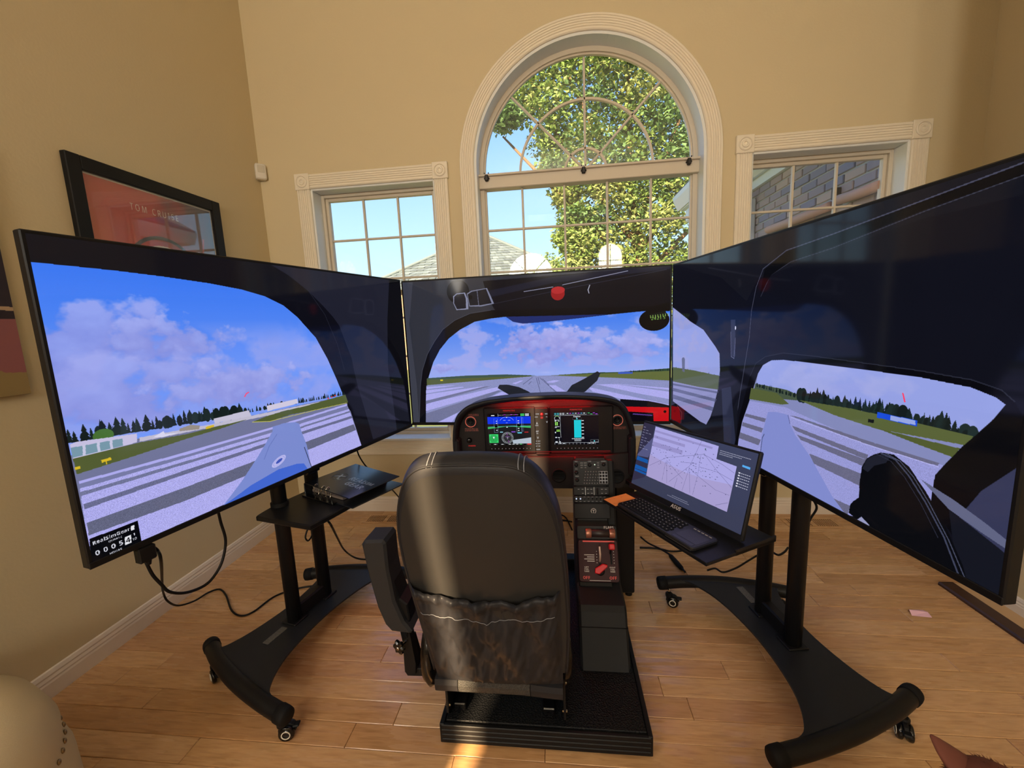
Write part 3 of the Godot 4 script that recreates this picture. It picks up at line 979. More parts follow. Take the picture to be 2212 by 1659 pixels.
	cv.poly([78, 666, 243, 654, 399, 653, 514, 664, 78, 676], c8(60, 84, 76))
	cv.poly([567, 666, 738, 658, 1000, 645, 998, 716, 805, 691], c8(96, 106, 60))
	cv.poly([584, 664, 755, 653, 805, 655, 1000, 637, 1001, 654, 738, 661], c8(48, 74, 58))
	cv.poly([814, 655, 866, 654, 866, 666, 814, 667], c8(60, 90, 190))
	conifers(cv, [855, 654][0], [855, 654][1], [997, 648][0], [997, 648][1], 22, 6, 15)
	cv.rect([131, 678][0], [131, 678][1], [142, 688][0], [142, 688][1], c8(220, 200, 40))
	cv.poly([72, 718, 389, 681, 514, 667, 755, 686, 998, 722, 996, 993, 58, 986], c8(138, 144, 192))
	for q in [[68, 780, 307, 729, 307, 736, 65, 833], [69, 751, 222, 730, 225, 736, 68, 774], [72, 728, 194, 719, 175, 725, 71, 744]]: cv.poly(q, lilac)
	cv.poly([65, 846, 360, 737, 409, 739, 62, 899], lilac)
	cv.poly([65, 826, 305, 732, 333, 730, 64, 849], tar)
	cv.poly([62, 916, 362, 760, 372, 766, 101, 986, 58, 986], tar)
	cv.poly([101, 986, 376, 770, 458, 810, 312, 832, 197, 908, 165, 987], lilac)
	cv.poly([557, 731, 583, 732, 652, 809, 603, 795], lilac)
	cv.poly([735, 731, 805, 733, 995, 788, 995, 836, 888, 797], lilac)
	cv.poly([704, 748, 996, 872, 996, 914, 721, 780], lilac)
	cv.poly([788, 727, 995, 764, 995, 776], lilac)
	cv.poly([417, 714, 452, 696, 462, 697, 431, 721], lilac)
	cv.poly([545, 712, 577, 698, 601, 702, 575, 716], lilac)
	for q in [[481, 722, 492, 704], [511, 680, 529, 805], [497, 676, 460, 722], [525, 680, 583, 776], [518, 677, 524, 724], [535, 687, 559, 731]]: cv.line(q, 1.5, c8(70, 74, 108))
	cv.poly_fn([70, 728, 514, 667, 995, 728, 996, 993, 58, 986], speckle_fn(fine, 0.14))
	cv.poly([360, 744, 368, 722, 402, 723, 443, 740, 477, 769, 512, 811, 425, 815], c8(34, 36, 44))
	cv.poly([617, 795, 644, 734, 691, 693, 739, 646, 750, 659, 738, 707, 693, 779, 652, 809], c8(34, 36, 44))
	cv.poly([404, 270, 574, 277, 777, 284, 665, 302, 573, 313, 469, 320, 431, 305], c8(26, 42, 104))
	# suction mount, light bar and knob
	cv.ell([225, 92][0], [225, 92][1], 44, 44, c8(14, 15, 22))
	cv.ell([230, 92][0], [230, 92][1], 34, 36, c8(20, 22, 32))
	cv.poly([205, 120, 219, 103, 252, 100, 261, 140, 262, 210, 215, 212, 204, 166], c8(132, 136, 164))
	cv.poly([209, 124, 220, 109, 248, 106, 254, 140, 253, 203, 217, 206, 207, 166], c8(20, 23, 36))
	cv.poly([259, 107, 277, 91, 338, 79, 351, 133, 362, 182, 313, 196, 266, 192], c8(120, 124, 150))
	cv.poly([262, 113, 279, 97, 334, 84, 344, 133, 353, 178, 313, 187, 268, 186], c8(19, 22, 34))
	cv.line([299, 87, 303, 189], 2, c8(110, 114, 140))
	cv.ell([272, 132][0], [272, 132][1], 8, 8, c8(8, 8, 14))
	cv.line([477, 115, 583, 96, 849, 24], 2.2, c8(150, 152, 178))
	cv.line([363, 182, 660, 104, 981, 30], 1.0, c8(58, 62, 84))
	cv.line([716, 98, 710, 126, 713, 146], 3, c8(170, 172, 190))
	cv.poly([585, 79, 617, 74, 620, 117, 586, 120], c8(24, 25, 32))
	cv.ell([601, 139][0], [601, 139][1], 25, 24, c8(150, 30, 34), 0.0)
	cv.ell([602, 118][0], [602, 118][1], 25, 13, c8(176, 42, 46), 0.0)
	# compass
	cv.poly([892, 273, 919, 253, 991, 225, 998, 260, 992, 282], c8(10, 11, 16))
	cv.ell([940, 332][0], [940, 332][1], 52, 38, c8(9, 10, 14))
	cv.poly([926, 296, 979, 278, 983, 326, 929, 334], c8(18, 24, 24))
	for k in 9: cv.line([[927, 305][0] + k * 8.5, [927, 305][1] - k * 1.4, [927, 305][0] + k * 8.5 + 1, [927, 305][1] - k * 1.4 + 14], 2, c8(150, 190, 90))
	cv.text(text_mesh("24 21 S", 0.015), [954, 315][0], [954, 315][1] + 6, c8(140, 190, 80), Vector2(1, -0.08), Vector2(0, 1.7))
	# copilot's panel, lit red
	cv.poly([821, 831, 921, 846, 970, 865, 997, 878, 997, 902, 821, 887], c8(16, 16, 22))
	cv.poly([821, 880, 996, 890, 996, 993, 821, 992], c8(196, 18, 26))
	cv.poly([821, 911, 939, 925, 941, 996, 821, 995], c8(10, 8, 16))
	cv.line([868, 931, 934, 941], 4, c8(88, 60, 140))
	cv.ell([980, 917][0], [980, 917][1], 5, 5, c8(16, 8, 10))
	var tv_c := television("center", Vector3(-0.861, 0, -2.318), Vector3(0.587, 0, -2.245), 1.622, 0.828, cv.tex(), "large flat television in the middle showing a runway ahead over the propeller")
	# ---- right screen
	cv = Cv.new(1280, 720, c8(15, 16, 26))
	cv.poly([3, -1, 559, -20, 958, -27, 965, 88, 852, 87, 687, 119, 567, 152, 474, 169, 430, 261, 313, 139], c8(20, 21, 30))
	cv.line([961, 21, 849, 40, 685, 67, 564, 83, 489, 135, 466, 206, 452, 302, 447, 423, 418, 681, 394, 914], 2.0, c8(70, 72, 92))
	cv.line([963, 47, 851, 69, 687, 112, 579, 129, 515, 167, 485, 247], 1.2, c8(60, 62, 78))
	cv.poly([962, 23, 850, 42, 685, 70, 567, 87, 494, 139, 483, 235, 518, 166, 582, 125, 687, 107, 851, 65, 963, 46], c8(8, 9, 14))
	cv.poly([8, 262, 136, 346, 222, 392, 292, 475, 315, 508, 320, 593, 311, 699, 292, 792, 275, 853, 252, 904, 216, 903, 18, 854], c8(138, 140, 190))
	cv.poly_fn([8, 262, 136, 346, 222, 392, 292, 475, 315, 508, 320, 593, 319, 626, 15, 643], sky_fn(c8(142, 156, 226), c8(150, 158, 214), c8(158, 160, 214), 0, 900, 0, 900, fbm(44, 0.01), 0.0))
	conifers(cv, [15, 646][0], [15, 646][1], [319, 631][0], [319, 631][1], 30, 12, 26)
	cv.poly([14, 634, 167, 624, 319, 621, 314, 693, 199, 710, 16, 725], c8(84, 94, 70))
	cv.poly([87, 645, 82, 571, 88, 562, 98, 560, 105, 570, 104, 648], c8(96, 100, 130))
	for k in 6:
		var y := 830.0 + 17.0 * k
		pass
	for q in [[16, 737, 314, 703, 309, 714, 16, 749], [17, 766, 305, 744, 301, 760, 17, 787], [18, 808, 292, 792, 285, 815, 18, 835]]: cv.poly(q, c8(96, 100, 138))
	cv.line([23, 263, 136, 346, 222, 392, 292, 475, 315, 508, 320, 593, 311, 699, 292, 792, 275, 853, 252, 904, 216, 903, 18, 854], 2.0, c8(26, 27, 38))
	cv.poly([-1, 862, 204, 917, 288, 943, 337, 895, 379, 783, 410, 705, 409, 1021, 178, 1052, -7, 987], c8(20, 22, 32))
	cv.poly([0, 886, 67, 874, 82, 941, 76, 973, 1, 971], c8(110, 12, 18))
	cv.line([52, 868, 89, 901, 83, 967], 2, c8(130, 60, 66))
	cv.poly([330, 684, 375, 660, 405, 909, 391, 997, 355, 1006], c8(40, 44, 66))
	cv.poly([364, 341, 385, 341, 391, 513, 374, 515], c8(44, 48, 70))
	cv.line([366, 398, 372, 516, 385, 523, 388, 427], 1.5, c8(110, 114, 150))
	cv.ell([387, 380][0], [387, 380][1], 3, 5, c8(200, 204, 230))
	# black window seal and the side window
	cv.poly([457, 590, 477, 531, 512, 496, 572, 473, 667, 474, 780, 479, 866, 483, 935, 491, 969, 506, 983, 527, 994, 557, 1000, 658, 936, 893, 922, 867, 888, 845, 429, 986, 397, 993, 418, 791], c8(8, 8, 13))
	cv.line([457, 590, 477, 531, 512, 496, 572, 473, 667, 474, 780, 479, 866, 483, 935, 491, 969, 506, 983, 527], 1.6, c8(40, 42, 56))
	cv.poly([487, 573, 504, 533, 533, 508, 573, 500, 669, 498, 781, 499, 866, 500, 935, 509, 964, 524, 975, 537, 973, 551, 959, 590, 933, 658, 903, 748, 901, 834, 825, 955, 766, 980, 506, 995, 412, 996, 419, 901, 432, 807, 458, 702], c8(130, 136, 184))
	cv.poly_fn([487, 573, 504, 533, 533, 508, 573, 500, 669, 498, 781, 499, 866, 500, 935, 509, 964, 524, 975, 537, 973, 551, 959, 590, 943, 629, 847, 637, 713, 639, 481, 633], sky_fn(c8(154, 166, 232), c8(146, 158, 224), c8(168, 174, 228), 0, 900, 0, 900, fbm(51, 0.006), -0.05))
	cv.poly([479, 618, 587, 615, 667, 636, 574, 656, 474, 654], c8(70, 84, 66))
	conifers(cv, [481, 627][0], [481, 627][1], [642, 634][0], [642, 634][1], 26, 12, 22)
	conifers(cv, [626, 642][0], [626, 642][1], [872, 630][0], [872, 630][1], 62, 30, 62)
	conifers(cv, [872, 630][0], [872, 630][1], [946, 631][0], [946, 631][1], 26, 14, 58)
	cv.poly([625, 643, 754, 628, 873, 625, 945, 625, 938, 653, 933, 652, 806, 671, 718, 664], c8(88, 98, 56))
	cv.poly([463, 642, 556, 637, 597, 668, 575, 678, 457, 694], c8(84, 94, 54))
	cv.poly([806, 669, 931, 663, 923, 690, 877, 683], c8(80, 90, 48))
	cv.poly([804, 620, 870, 618, 870, 635, 804, 637], c8(26, 74, 216))
	cv.poly([827, 621, 867, 619, 868, 632, 827, 635], c8(150, 166, 226))
	cv.poly([788, 648, 799, 646, 799, 656, 788, 658], c8(16, 18, 22))
	cv.poly([461, 701, 589, 684, 618, 692, 795, 725, 913, 718, 903, 751, 901, 834, 825, 955, 766, 980, 506, 995, 412, 996, 419, 901, 432, 807], c8(150, 152, 212))
	for q in [[445, 765, 524, 756, 520, 774, 441, 779], [434, 810, 516, 802, 510, 823, 431, 829], [424, 863, 509, 856, 501, 885, 419, 893], [602, 712, 619, 708, 804, 716, 907, 715, 905, 724, 795, 728], [609, 748, 794, 759, 792, 776, 620, 763], [626, 777, 792, 777, 788, 800, 637, 791], [662, 830, 786, 826, 784, 867, 677, 860], [726, 951, 767, 947, 763, 981, 746, 984]]: cv.poly(q, c8(104, 104, 132))
	cv.line([605, 718, 795, 728, 906, 726], 1.6, c8(176, 176, 234))
	cv.poly_fn([461, 701, 589, 684, 618, 692, 795, 725, 913, 718, 903, 751, 825, 955, 766, 980, 506, 995, 412, 996], speckle_fn(fine, 0.1))
	cv.poly([530, 725, 561, 714, 597, 712, 600, 738, 620, 779, 666, 840, 725, 944, 761, 986, 506, 995, 510, 847, 520, 783], c8(128, 138, 204))
	cv.line([520, 826, 514, 845, 505, 987], 1.6, c8(50, 54, 84))
	cv.line([596, 713, 603, 743], 2.0, c8(90, 96, 150))
	cv.line([844, 552, 846, 562, 848, 573], 2.2, c8(255, 60, 96))
	# door pillar, strut and leather seat
	cv.poly([932, 864, 961, 751, 1000, 658, 1021, 996, 996, 994], c8(52, 55, 84))
	cv.poly([903, 751, 933, 658, 962, 584, 975, 537, 994, 557, 997, 598, 971, 665, 950, 747, 929, 756], c8(9, 9, 13))
	cv.poly([926, 826, 950, 842, 989, 870, 1015, 892, 1021, 996, 966, 1020, 937, 916], c8(20, 22, 32))
	cv.poly([884, 775, 931, 797, 971, 824, 1009, 854, 1010, 871, 967, 850, 926, 826], c8(96, 100, 130))
	cv.poly([765, 972, 767, 942, 773, 925, 783, 906, 782, 853, 784, 803, 792, 771, 804, 752, 817, 738, 839, 732, 865, 752, 894, 806, 922, 867, 951, 952, 974, 1060, 868, 1014], c8(9, 10, 15))
	cv.poly([785, 808, 792, 774, 804, 755, 818, 742, 832, 745, 827, 764, 807, 785, 796, 813], c8(30, 32, 44))
	cv.line([817, 740, 842, 745, 866, 778, 894, 833, 924, 904, 947, 981, 959, 1042], 2.6, c8(62, 66, 88))
	cv.line([825, 736, 850, 745, 873, 776, 899, 830, 930, 905, 956, 984], 1.6, c8(74, 78, 100))
	cv.line([810, 747, 835, 754, 859, 785, 887, 840, 916, 912], 1.2, c8(44, 46, 62))
	cv.poly([783, 980, 791, 963, 808, 977, 802, 991], c8(150, 152, 190))
	var tv_r := television("right", Vector3(0.586, 0, -2.24), Vector3(0.815, 0, -0.802), 1.62, 0.816, cv.tex(), "large flat television on the right stand showing a side window and black leather seat")


func television(_which: String, a: Vector3, b: Vector3, top: float, h: float, tx: Texture2D, label: String) -> Node3D:
	var u := (b - a).normalized()
	var w := a.distance_to(b)
	var n := u.cross(Vector3.UP)
	var root := thing("television", label, "television", Transform3D(Basis(u, Vector3.UP, n), (a + b) / 2.0 + Vector3.UP * (top - h)), "three televisions in a row")
	var x := w / 2.0
	put("frame", MB.new().box(Vector3(-x, 0, -0.028), Vector3(x, h, -0.0004), 0.003), M.black, root)
	var back := MB.new().box(Vector3(-x * 0.82, 0.04, -0.06), Vector3(x * 0.82, h * 0.72, -0.026), 0.012)
	put("back_cover", back, M.black_matt, root)
	var s := MB.new()
	var e := 0.009
	var f := 0.017
	s.quad_uv([Vector3(-x + e, f, 0), Vector3(x - e, f, 0), Vector3(x - e, h - e, 0), Vector3(-x + e, h - e, 0)], [Vector2(e / w, 1 - f / h), Vector2(1 - e / w, 1 - f / h), Vector2(1 - e / w, e / h), Vector2(e / w, e / h)])
	put("screen", s, screen_mat(tx), root)
	put("bezel", MB.new().box(Vector3(-x, 0.0, -0.001), Vector3(x, f, 0.003), 0.0015), M.black, root)
	put("infrared_sensor", MB.new().box(Vector3(-0.035, -0.012, -0.018), Vector3(0.035, 0.002, -0.002), 0.004), M.black_gloss, root)
	return root


# ---------------------------------------------------------------- rolling television stands
func plate(poly: PackedVector2Array, y0: float, y1: float, ch := 0.0) -> MB:  # polygon in x and z
	var mb := MB.new()
	mb.t = Transform3D(Basis(Vector3(1, 0, 0), Vector3(0, 0, 1), Vector3(0, -1, 0)), Vector3())
	mb.prism(poly, -y1, -y0, ch)
	return mb


func caster(parent: Node, x: float, z: float, turn: float, top: float):
	var at := Transform3D(Basis(Vector3.UP, turn), Vector3(x, 0, z))
	var c := Node3D.new()
	c.name = "caster"
	parent.add_child(c, true)
	c.transform = at
	for s in [-1.0, 1.0]:
		var w := MB.new(true)
		w.t = Transform3D(Basis(Vector3(0, 0, 1), PI / 2), Vector3(s * 0.013, 0.026, 0.016))
		w.lathe([Vector2(0.0, -0.007), Vector2(0.016, -0.008), Vector2(0.017, -0.006), Vector2(0.024, -0.007), Vector2(0.026, -0.004), Vector2(0.026, 0.004), Vector2(0.024, 0.007), Vector2(0.017, 0.006), Vector2(0.016, 0.008), Vector2(0.0, 0.007)], 20)
		put("wheel", w, M.black_gloss, c)
		var r := MB.new(true)
		r.t = Transform3D(Basis(Vector3(0, 0, 1), PI / 2), Vector3(s * 0.0215, 0.026, 0.016))
		r.lathe([Vector2(0.012, -0.001), Vector2(0.015, -0.001), Vector2(0.015, 0.0012), Vector2(0.012, 0.0012), Vector2(0.012, -0.001)], 18, false)
		put("wheel_ring", r, M.plastic_white, c)
	var h := MB.new(true)
	h.t = Transform3D(Basis(Vector3(0, 0, 1), PI / 2), Vector3(0, 0.027, 0.016))
	var hood := PackedVector2Array()
	for k in 11: hood.append(Vector2(cos(PI * k / 10 - 0.1), sin(PI * k / 10 - 0.1)) * 0.03)
	hood.append(Vector2(-0.02, 0.0))
	hood.append(Vector2(0.012, 0.0))
	var hm := MB.new()
	hm.t = Transform3D(Basis(Vector3(0, 1, 0), PI / 2), Vector3(-0.007, 0.027, 0.016))
	hm.prism(hood, 0.0, 0.014, 0.002)
	hm.t = Transform3D()
	hm.lathe([Vector2(0.015, 0.045), Vector2(0.017, 0.05), Vector2(0.017, 0.06), Vector2(0.012, 0.064)], 16)
	hm.box(Vector3(-0.012, 0.04, 0.034), Vector3(0.012, 0.047, 0.056), 0.003)
	put("hood", hm, M.black, c)
	put("stem", MB.new(true).tube([Vector3(0, 0.058, 0), Vector3(0, top + 0.018, 0)], 0.006, 10), M.chrome, c)


func tv_stands():
	for side in 2:
		var u: Vector3 = [Vector3(0.2324, 0, -0.9726), Vector3(0.157, 0, 0.9876)][side]
		var n := u.cross(Vector3.UP)
		var o: Vector3 = [Vector3(-1.015, 0, -1.554), Vector3(0.701, 0, -1.518)][side]
		var f: float = [1.0, 1.0][side]
		var root := thing("television_stand", ["black rolling television stand with a small shelf beside the left wall", "black rolling television stand beside the computer monitor tray"][side], "stand", Transform3D(Basis(u, Vector3.UP, n), o), "rolling television stands")
		# base plate with curved-in sides
		var front := curve([Vector2(-0.385, 0.12), Vector2(-0.35, 0.055), Vector2(-0.22, -0.005), Vector2(0.0, -0.03), Vector2(0.22, -0.005), Vector2(0.35, 0.055), Vector2(0.385, 0.12)], 6)
		var rear := curve([Vector2(0.29, -0.325), Vector2(0.25, -0.285), Vector2(0.15, -0.255), Vector2(0.0, -0.24), Vector2(-0.15, -0.255), Vector2(-0.25, -0.285), Vector2(-0.29, -0.325)], 6)
		var poly := PackedVector2Array(front)
		poly.append_array(PackedVector2Array(rear))
		put("base_plate", plate(poly, 0.126, 0.134), M.powder, root)
		put("label_plate", plate(rrect(-0.205 if side == 0 else -0.3, -0.155, -0.11 if side == 0 else -0.19, -0.125, 0.003), 0.134, 0.1352), M.label_metal, root)
		for s in [-1.0, 1.0]:
			var path := curve([Vector3(s * 0.25, 0.108, -0.39), Vector3(s * 0.305, 0.115, -0.27), Vector3(s * 0.36, 0.118, -0.1), Vector3(s * 0.392, 0.115, 0.06), Vector3(s * 0.405, 0.108, 0.185)], 6)
			put("foot_tube", MB.new(true).tube(path, 0.028, 20), M.black, root)
			for e in [0, 1]:
				var a: Vector3 = path[0] if e == 0 else path[-1]
				var b: Vector3 = path[2] if e == 0 else path[-3]
				var d := (a - b).normalized()
				put("end_cap", MB.new(true).tube([a - d * 0.03, a - d * 0.004, a + d * 0.006, a + d * 0.01], [0.0305, 0.0305, 0.029, 0.024], 20), M.black_matt, root)
			caster(root, s * 0.285, -0.33, s * 0.7 + 0.3, 0.075)
			caster(root, s * 0.392, 0.145, -s * 0.5 + 2.2 * side, 0.075)
		var px: Array = [[-0.06, 0.115], [-0.135, 0.04]][side]
		for x in px:
			put("pole", MB.new(true).tube([Vector3(x, 0.13, -0.138), Vector3(x, 1.42, -0.138)], 0.029, 18), M.black, root)
			put("pole_foot", MB.new().box(Vector3(x - 0.036, 0.132, -0.176), Vector3(x + 0.036, 0.142, -0.1), 0.003), M.black, root)
		var mid: float = (px[0] + px[1]) / 2
		put("cable_channel", MB.new().box(Vector3(px[0], 0.134, -0.16), Vector3(px[1], 0.2, -0.118), 0.006), M.black, root)
		var br := MB.new()
		for y in [0.98, 1.36]: br.box(Vector3(mid - 0.34, y, -0.112), Vector3(mid + 0.34, y + 0.045, -0.09), 0.003)
		for x in [mid - 0.2, mid + 0.2]: br.box(Vector3(x - 0.015, 0.9, -0.09), Vector3(x + 0.015, 1.48, -0.062), 0.003)
		br.box(Vector3(px[0] - 0.03, 1.1, -0.17), Vector3(px[1] + 0.03, 1.24, -0.1), 0.004)
		put("mount_bracket", br, M.black, root)
		if side == 0:
			var sh := PackedVector2Array(curve([Vector2(-0.172, 0.135), Vector2(0.05, 0.152), Vector2(0.29, 0.135), Vector2(0.306, 0.12)], 5))
			sh.append_array(PackedVector2Array(curve([Vector2(0.306, -0.10), Vector2(0.27, -0.14), Vector2(0.07, -0.152), Vector2(-0.06, -0.16), Vector2(-0.156, -0.148), Vector2(-0.166, -0.135)], 4)))
			put("shelf", plate(sh, 0.638, 0.66, 0.004), M.shelf, root)
			for x in px: put("shelf_clamp", MB.new(true).tube([Vector3(x, 0.625, -0.138), Vector3(x, 0.675, -0.138)], 0.034, 16), M.black_matt, root)


# ---------------------------------------------------------------- flight simulator
func placard(parent: Node, at: Transform3D, w: float, h: float, rows: int, col: Color, words := 5):
	var cv := Cv.new(256, maxi(16, int(256 * h / w)), c8(14, 10, 11))
	for r in rows:
		var x := 20.0
		while x < 960.0:
			var l := minf(rng.randf_range(50, 190), 985.0 - x)
			for k in int(l / 11.0):
				cv.rect(x + k * 11.0, (r + rng.randf_range(0.22, 0.4)) * 1000.0 / rows, x + k * 11.0 + rng.randf_range(4, 8), (r + rng.randf_range(0.66, 0.84)) * 1000.0 / rows, col * rng.randf_range(0.75, 1.0))
			x += l + 28.0
	var m := mat(Color.WHITE, 0.5)
	m.albedo_texture = cv.tex()
	var mb := MB.new()
	mb.quad_uv([Vector3(-w / 2, -h / 2, 0.0008), Vector3(w / 2, -h / 2, 0.0008), Vector3(w / 2, h / 2, 0.0008), Vector3(-w / 2, h / 2, 0.0008)], [Vector2(0, 1), Vector2(1, 1), Vector2(1, 0), Vector2(0, 0)])
	put("placard", mb, m, parent, at)


func knob(parent: Node, at: Transform3D, r: float, h: float, m: Material, called := "knob"):
	var mb := MB.new(true)
	mb.t = Transform3D(Basis(Vector3(1, 0, 0), PI / 2), Vector3())
	mb.lathe([Vector2(r * 1.15, 0.0), Vector2(r * 1.15, h * 0.25), Vector2(r * 0.95, h * 0.35), Vector2(r * 0.9, h * 0.92), Vector2(r * 0.75, h), Vector2(0, h)], 18)
	put(called, mb, m, parent, at)


func label_text(parent: Node, s: String, size: float, m: Material, at: Transform3D, bold := true, called := "lettering"):
	var t := text_mesh(s, size, bold, 0.0006)
	put(called, t, m, parent, at)


func pilot_display(parent: Node, w: float, h: float, at: Transform3D, tx: Texture2D):
	var s := MB.new()
	s.quad_uv([Vector3(-w / 2, -h / 2, 0), Vector3(w / 2, -h / 2, 0), Vector3(w / 2, h / 2, 0), Vector3(-w / 2, h / 2, 0)], [Vector2(0, 1), Vector2(1, 1), Vector2(1, 0), Vector2(0, 0)])
	put("screen", s, screen_mat(tx, 1.0, 0.15), parent, at)


func attitude_picture() -> Texture2D:
	var cv := Cv.new(480, 360, c8(30, 30, 34))
	var white := c8(235, 240, 245)
	cv.rect(0, 0, 1000, 110, c8(6, 6, 10))
	cv.rect(0, 105, 1000, 330, c8(10, 52, 228))
	cv.poly([0, 420, 0, 440, 420, 405, 1000, 430, 1000, 400, 560, 395, 420, 398], c8(90, 180, 190))
	cv.poly([0, 425, 1000, 410, 1000, 470, 600, 425, 400, 425, 0, 490], c8(62, 176, 90))
	cv.poly([0, 490, 400, 425, 600, 425, 1000, 470, 1000, 1000, 0, 1000], c8(28, 28, 30))
	cv.poly([560, 850, 1000, 770, 1000, 960, 580, 975], c8(178, 190, 204))
	cv.rect(0, 960, 1000, 1000, c8(8, 8, 10))
	cv.line([250, 10, 250, 100], 5, white)
	cv.line([250, 55, 720, 50], 4, white)
	for q in [[380, 40], [540, 35], [640, 38]]: cv.rect(q[0], q[1], q[0] + 50, q[1] + 18, c8(196, 70, 220))
	for q in [[770, 20], [770, 60], [880, 20], [880, 60]]: cv.rect(q[0], q[1], q[0] + 90, q[1] + 24, c8(80, 230, 120) if q[0] < 800 else white)
	cv.rect(90, 50, 170, 76, white)
	for k in 24:
		var a := PI + PI * (0.15 + 0.7 * k / 23.0)
		var b := PI + PI * (0.15 + 0.7 * (k + 1) / 23.0)
		if k < 23: cv.line([450 + cos(a) * 175, 310 + sin(a) * 200, 450 + cos(b) * 175, 310 + sin(b) * 200], 4, white)
	cv.poly([450, 110, 435, 140, 465, 140], white)
	cv.line([370, 215, 420, 215], 5, white)
	cv.line([480, 215, 530, 215], 5, white)
	cv.line([430, 300, 470, 300], 3, white)
	cv.poly([450, 410, 430, 450, 470, 450], white)
	for q in [[150, 165, 235, 600], [675, 110, 790, 610], [800, 150, 830, 570]]:
		cv.line([q[0], q[1], q[2], q[1], q[2], q[3], q[0], q[3], q[0], q[1]], 3, c8(150, 170, 210))
	for q in [[165, 380, 230, 440], [690, 370, 760, 420]]: cv.rect(q[0], q[1], q[2], q[3], c8(5, 5, 8))
	for y in [230, 300, 520]: cv.rect(195, y, 222, y + 22, white)
	for y in [230, 300, 470, 540]: cv.rect(700, y, 735, y + 22, white)
	cv.rect(690, 600, 790, 640, c8(90, 200, 220))
	cv.rect(280, 575, 350, 605, c8(130, 190, 210))
	cv.rect(545, 570, 640, 605, c8(120, 70, 190))
	cv.rect(850, 590, 940, 615, c8(200, 40, 40))
	cv.rect(20, 655, 235, 930, c8(60, 210, 110))
	cv.poly([70, 680, 180, 680, 220, 760, 220, 850, 180, 915, 70, 915, 30, 850, 30, 760], c8(40, 170, 84))
	cv.poly([105, 740, 150, 740, 130, 810], white)
	cv.line([120, 800, 110, 870], 4, c8(30, 80, 50))
	cv.ell(450, 775, 138, 138, c8(150, 160, 170))
	cv.ell(450, 775, 132, 132, c8(44, 44, 48))
	for k in 24:
		var d := Vector2.from_angle(TAU * k / 24)
		cv.line([450 + d.x * (100 if k % 2 else 90), 775 + d.y * (133 if k % 2 else 120), 450 + d.x * 128, 775 + d.y * 170], 6, white)
	cv.line([440, 620, 445, 700], 6, c8(200, 80, 220))
	cv.line([470, 860, 480, 930], 6, c8(200, 80, 220))
	cv.rect(400, 735, 500, 745, c8(160, 90, 200))
	cv.line([450, 740, 450, 820], 6, white)
	cv.line([430, 775, 470, 775], 6, white)
	for k in 11: cv.rect(30 + 86 * k, 965, 34 + 86 * k, 1000, c8(150, 150, 160))
	for k in [1, 3, 5, 6, 7, 8, 10]: cv.rect(45 + 86 * k, 972, 95 + 86 * k, 990, c8(120, 240, 140) if k == 8 else white)
	cv.rect(905, 965, 1000, 1000, c8(220, 50, 50))
	return cv.tex()


func engine_picture() -> Texture2D:
	var cv := Cv.new(480, 360, c8(5, 7, 18))
	var white := c8(225, 232, 240)
	for k in 4: cv.rect(10 + 60 * k, 18, 55 + 60 * k, 36, c8(90, 210, 220) if k < 2 else white)
	for k in 4: cv.rect(10 + 60 * k, 54, 55 + 60 * k, 72, c8(90, 210, 220) if k < 2 else white)
	cv.line([255, 10, 255, 75, 730, 75, 730, 10], 3, white)
	for k in 7: cv.rect(290 + 62 * k, 20, 330 + 62 * k, 42, [white, c8(190, 80, 220), c8(90, 170, 220)][k % 3])
	for k in 4: cv.rect(760 + 58 * k, 20 + 30 * (k % 2), 806 + 58 * k, 40 + 30 * (k % 2), c8(170, 70, 220) if k > 1 else c8(70, 200, 120))
	cv.line([0, 92, 1000, 90], 3, white)
	for k in 18:
		var a := PI * (0.85 + 1.2 * k / 18.0)
		var b := PI * (0.85 + 1.2 * (k + 1) / 18.0)
		cv.line([70 + cos(a) * 55, 180 + sin(a) * 72, 70 + cos(b) * 55, 180 + sin(b) * 72], 8, c8(150, 230, 110) if k > 5 and k < 14 else white)
	for q in [[15, 225, 60, 245], [70, 225, 120, 240], [15, 255, 50, 275], [90, 260, 125, 275], [20, 430, 120, 445], [15, 460, 60, 475], [15, 600, 40, 640], [20, 760, 60, 790], [80, 770, 125, 790], [20, 900, 70, 940], [110, 900, 140, 940]]: cv.rect(q[0], q[1], q[2], q[3], white)
	for x in [22, 60]: cv.rect(x, 290, x + 26, 400, c8(150, 220, 100))
	cv.rect(50, 530, 130, 545, c8(160, 220, 90))
	cv.rect(50, 560, 130, 590, c8(150, 220, 90))
	cv.line([140, 100, 145, 640, 150, 780], 5, white)
	cv.line([110, 800, 110, 930], 5, white)
	cv.text(text_mesh("Engine", 0.05, true), 520, 130, white, Vector2(1, 0), Vector2(0, 1.33))
	cv.line([420, 160, 420, 230, 620, 230, 620, 160], 3, c8(120, 130, 150))
	cv.rect(505, 180, 535, 215, c8(90, 220, 230))
	cv.rect(452, 245, 610, 790, c8(20, 220, 226))
	cv.rect(460, 258, 600, 778, c8(24, 200, 214))
	for k in 6: cv.rect(618, 250 + 104 * k, 670, 272 + 104 * k, white)
	for q in [[395, 810, 660, 832], [455, 850, 600, 868], [455, 880, 600, 898]]:
		for j in range(int(q[0]), int(q[2]), 22): cv.rect(j, q[1], j + 14, q[3], white)
	cv.line([820, 860, 990, 860, 990, 930, 820, 930, 820, 860], 3, white)
	cv.rect(890, 880, 915, 915, c8(90, 220, 230))
	cv.line([0, 945, 1000, 945], 4, white)
	for k in 12: cv.rect(5 + 83 * k, 945, 9 + 83 * k, 1000, white)
	for k in [1, 2, 9, 10]: cv.rect(25 + 83 * k, 962, 68 + 83 * k, 982, white)
	return cv.tex()


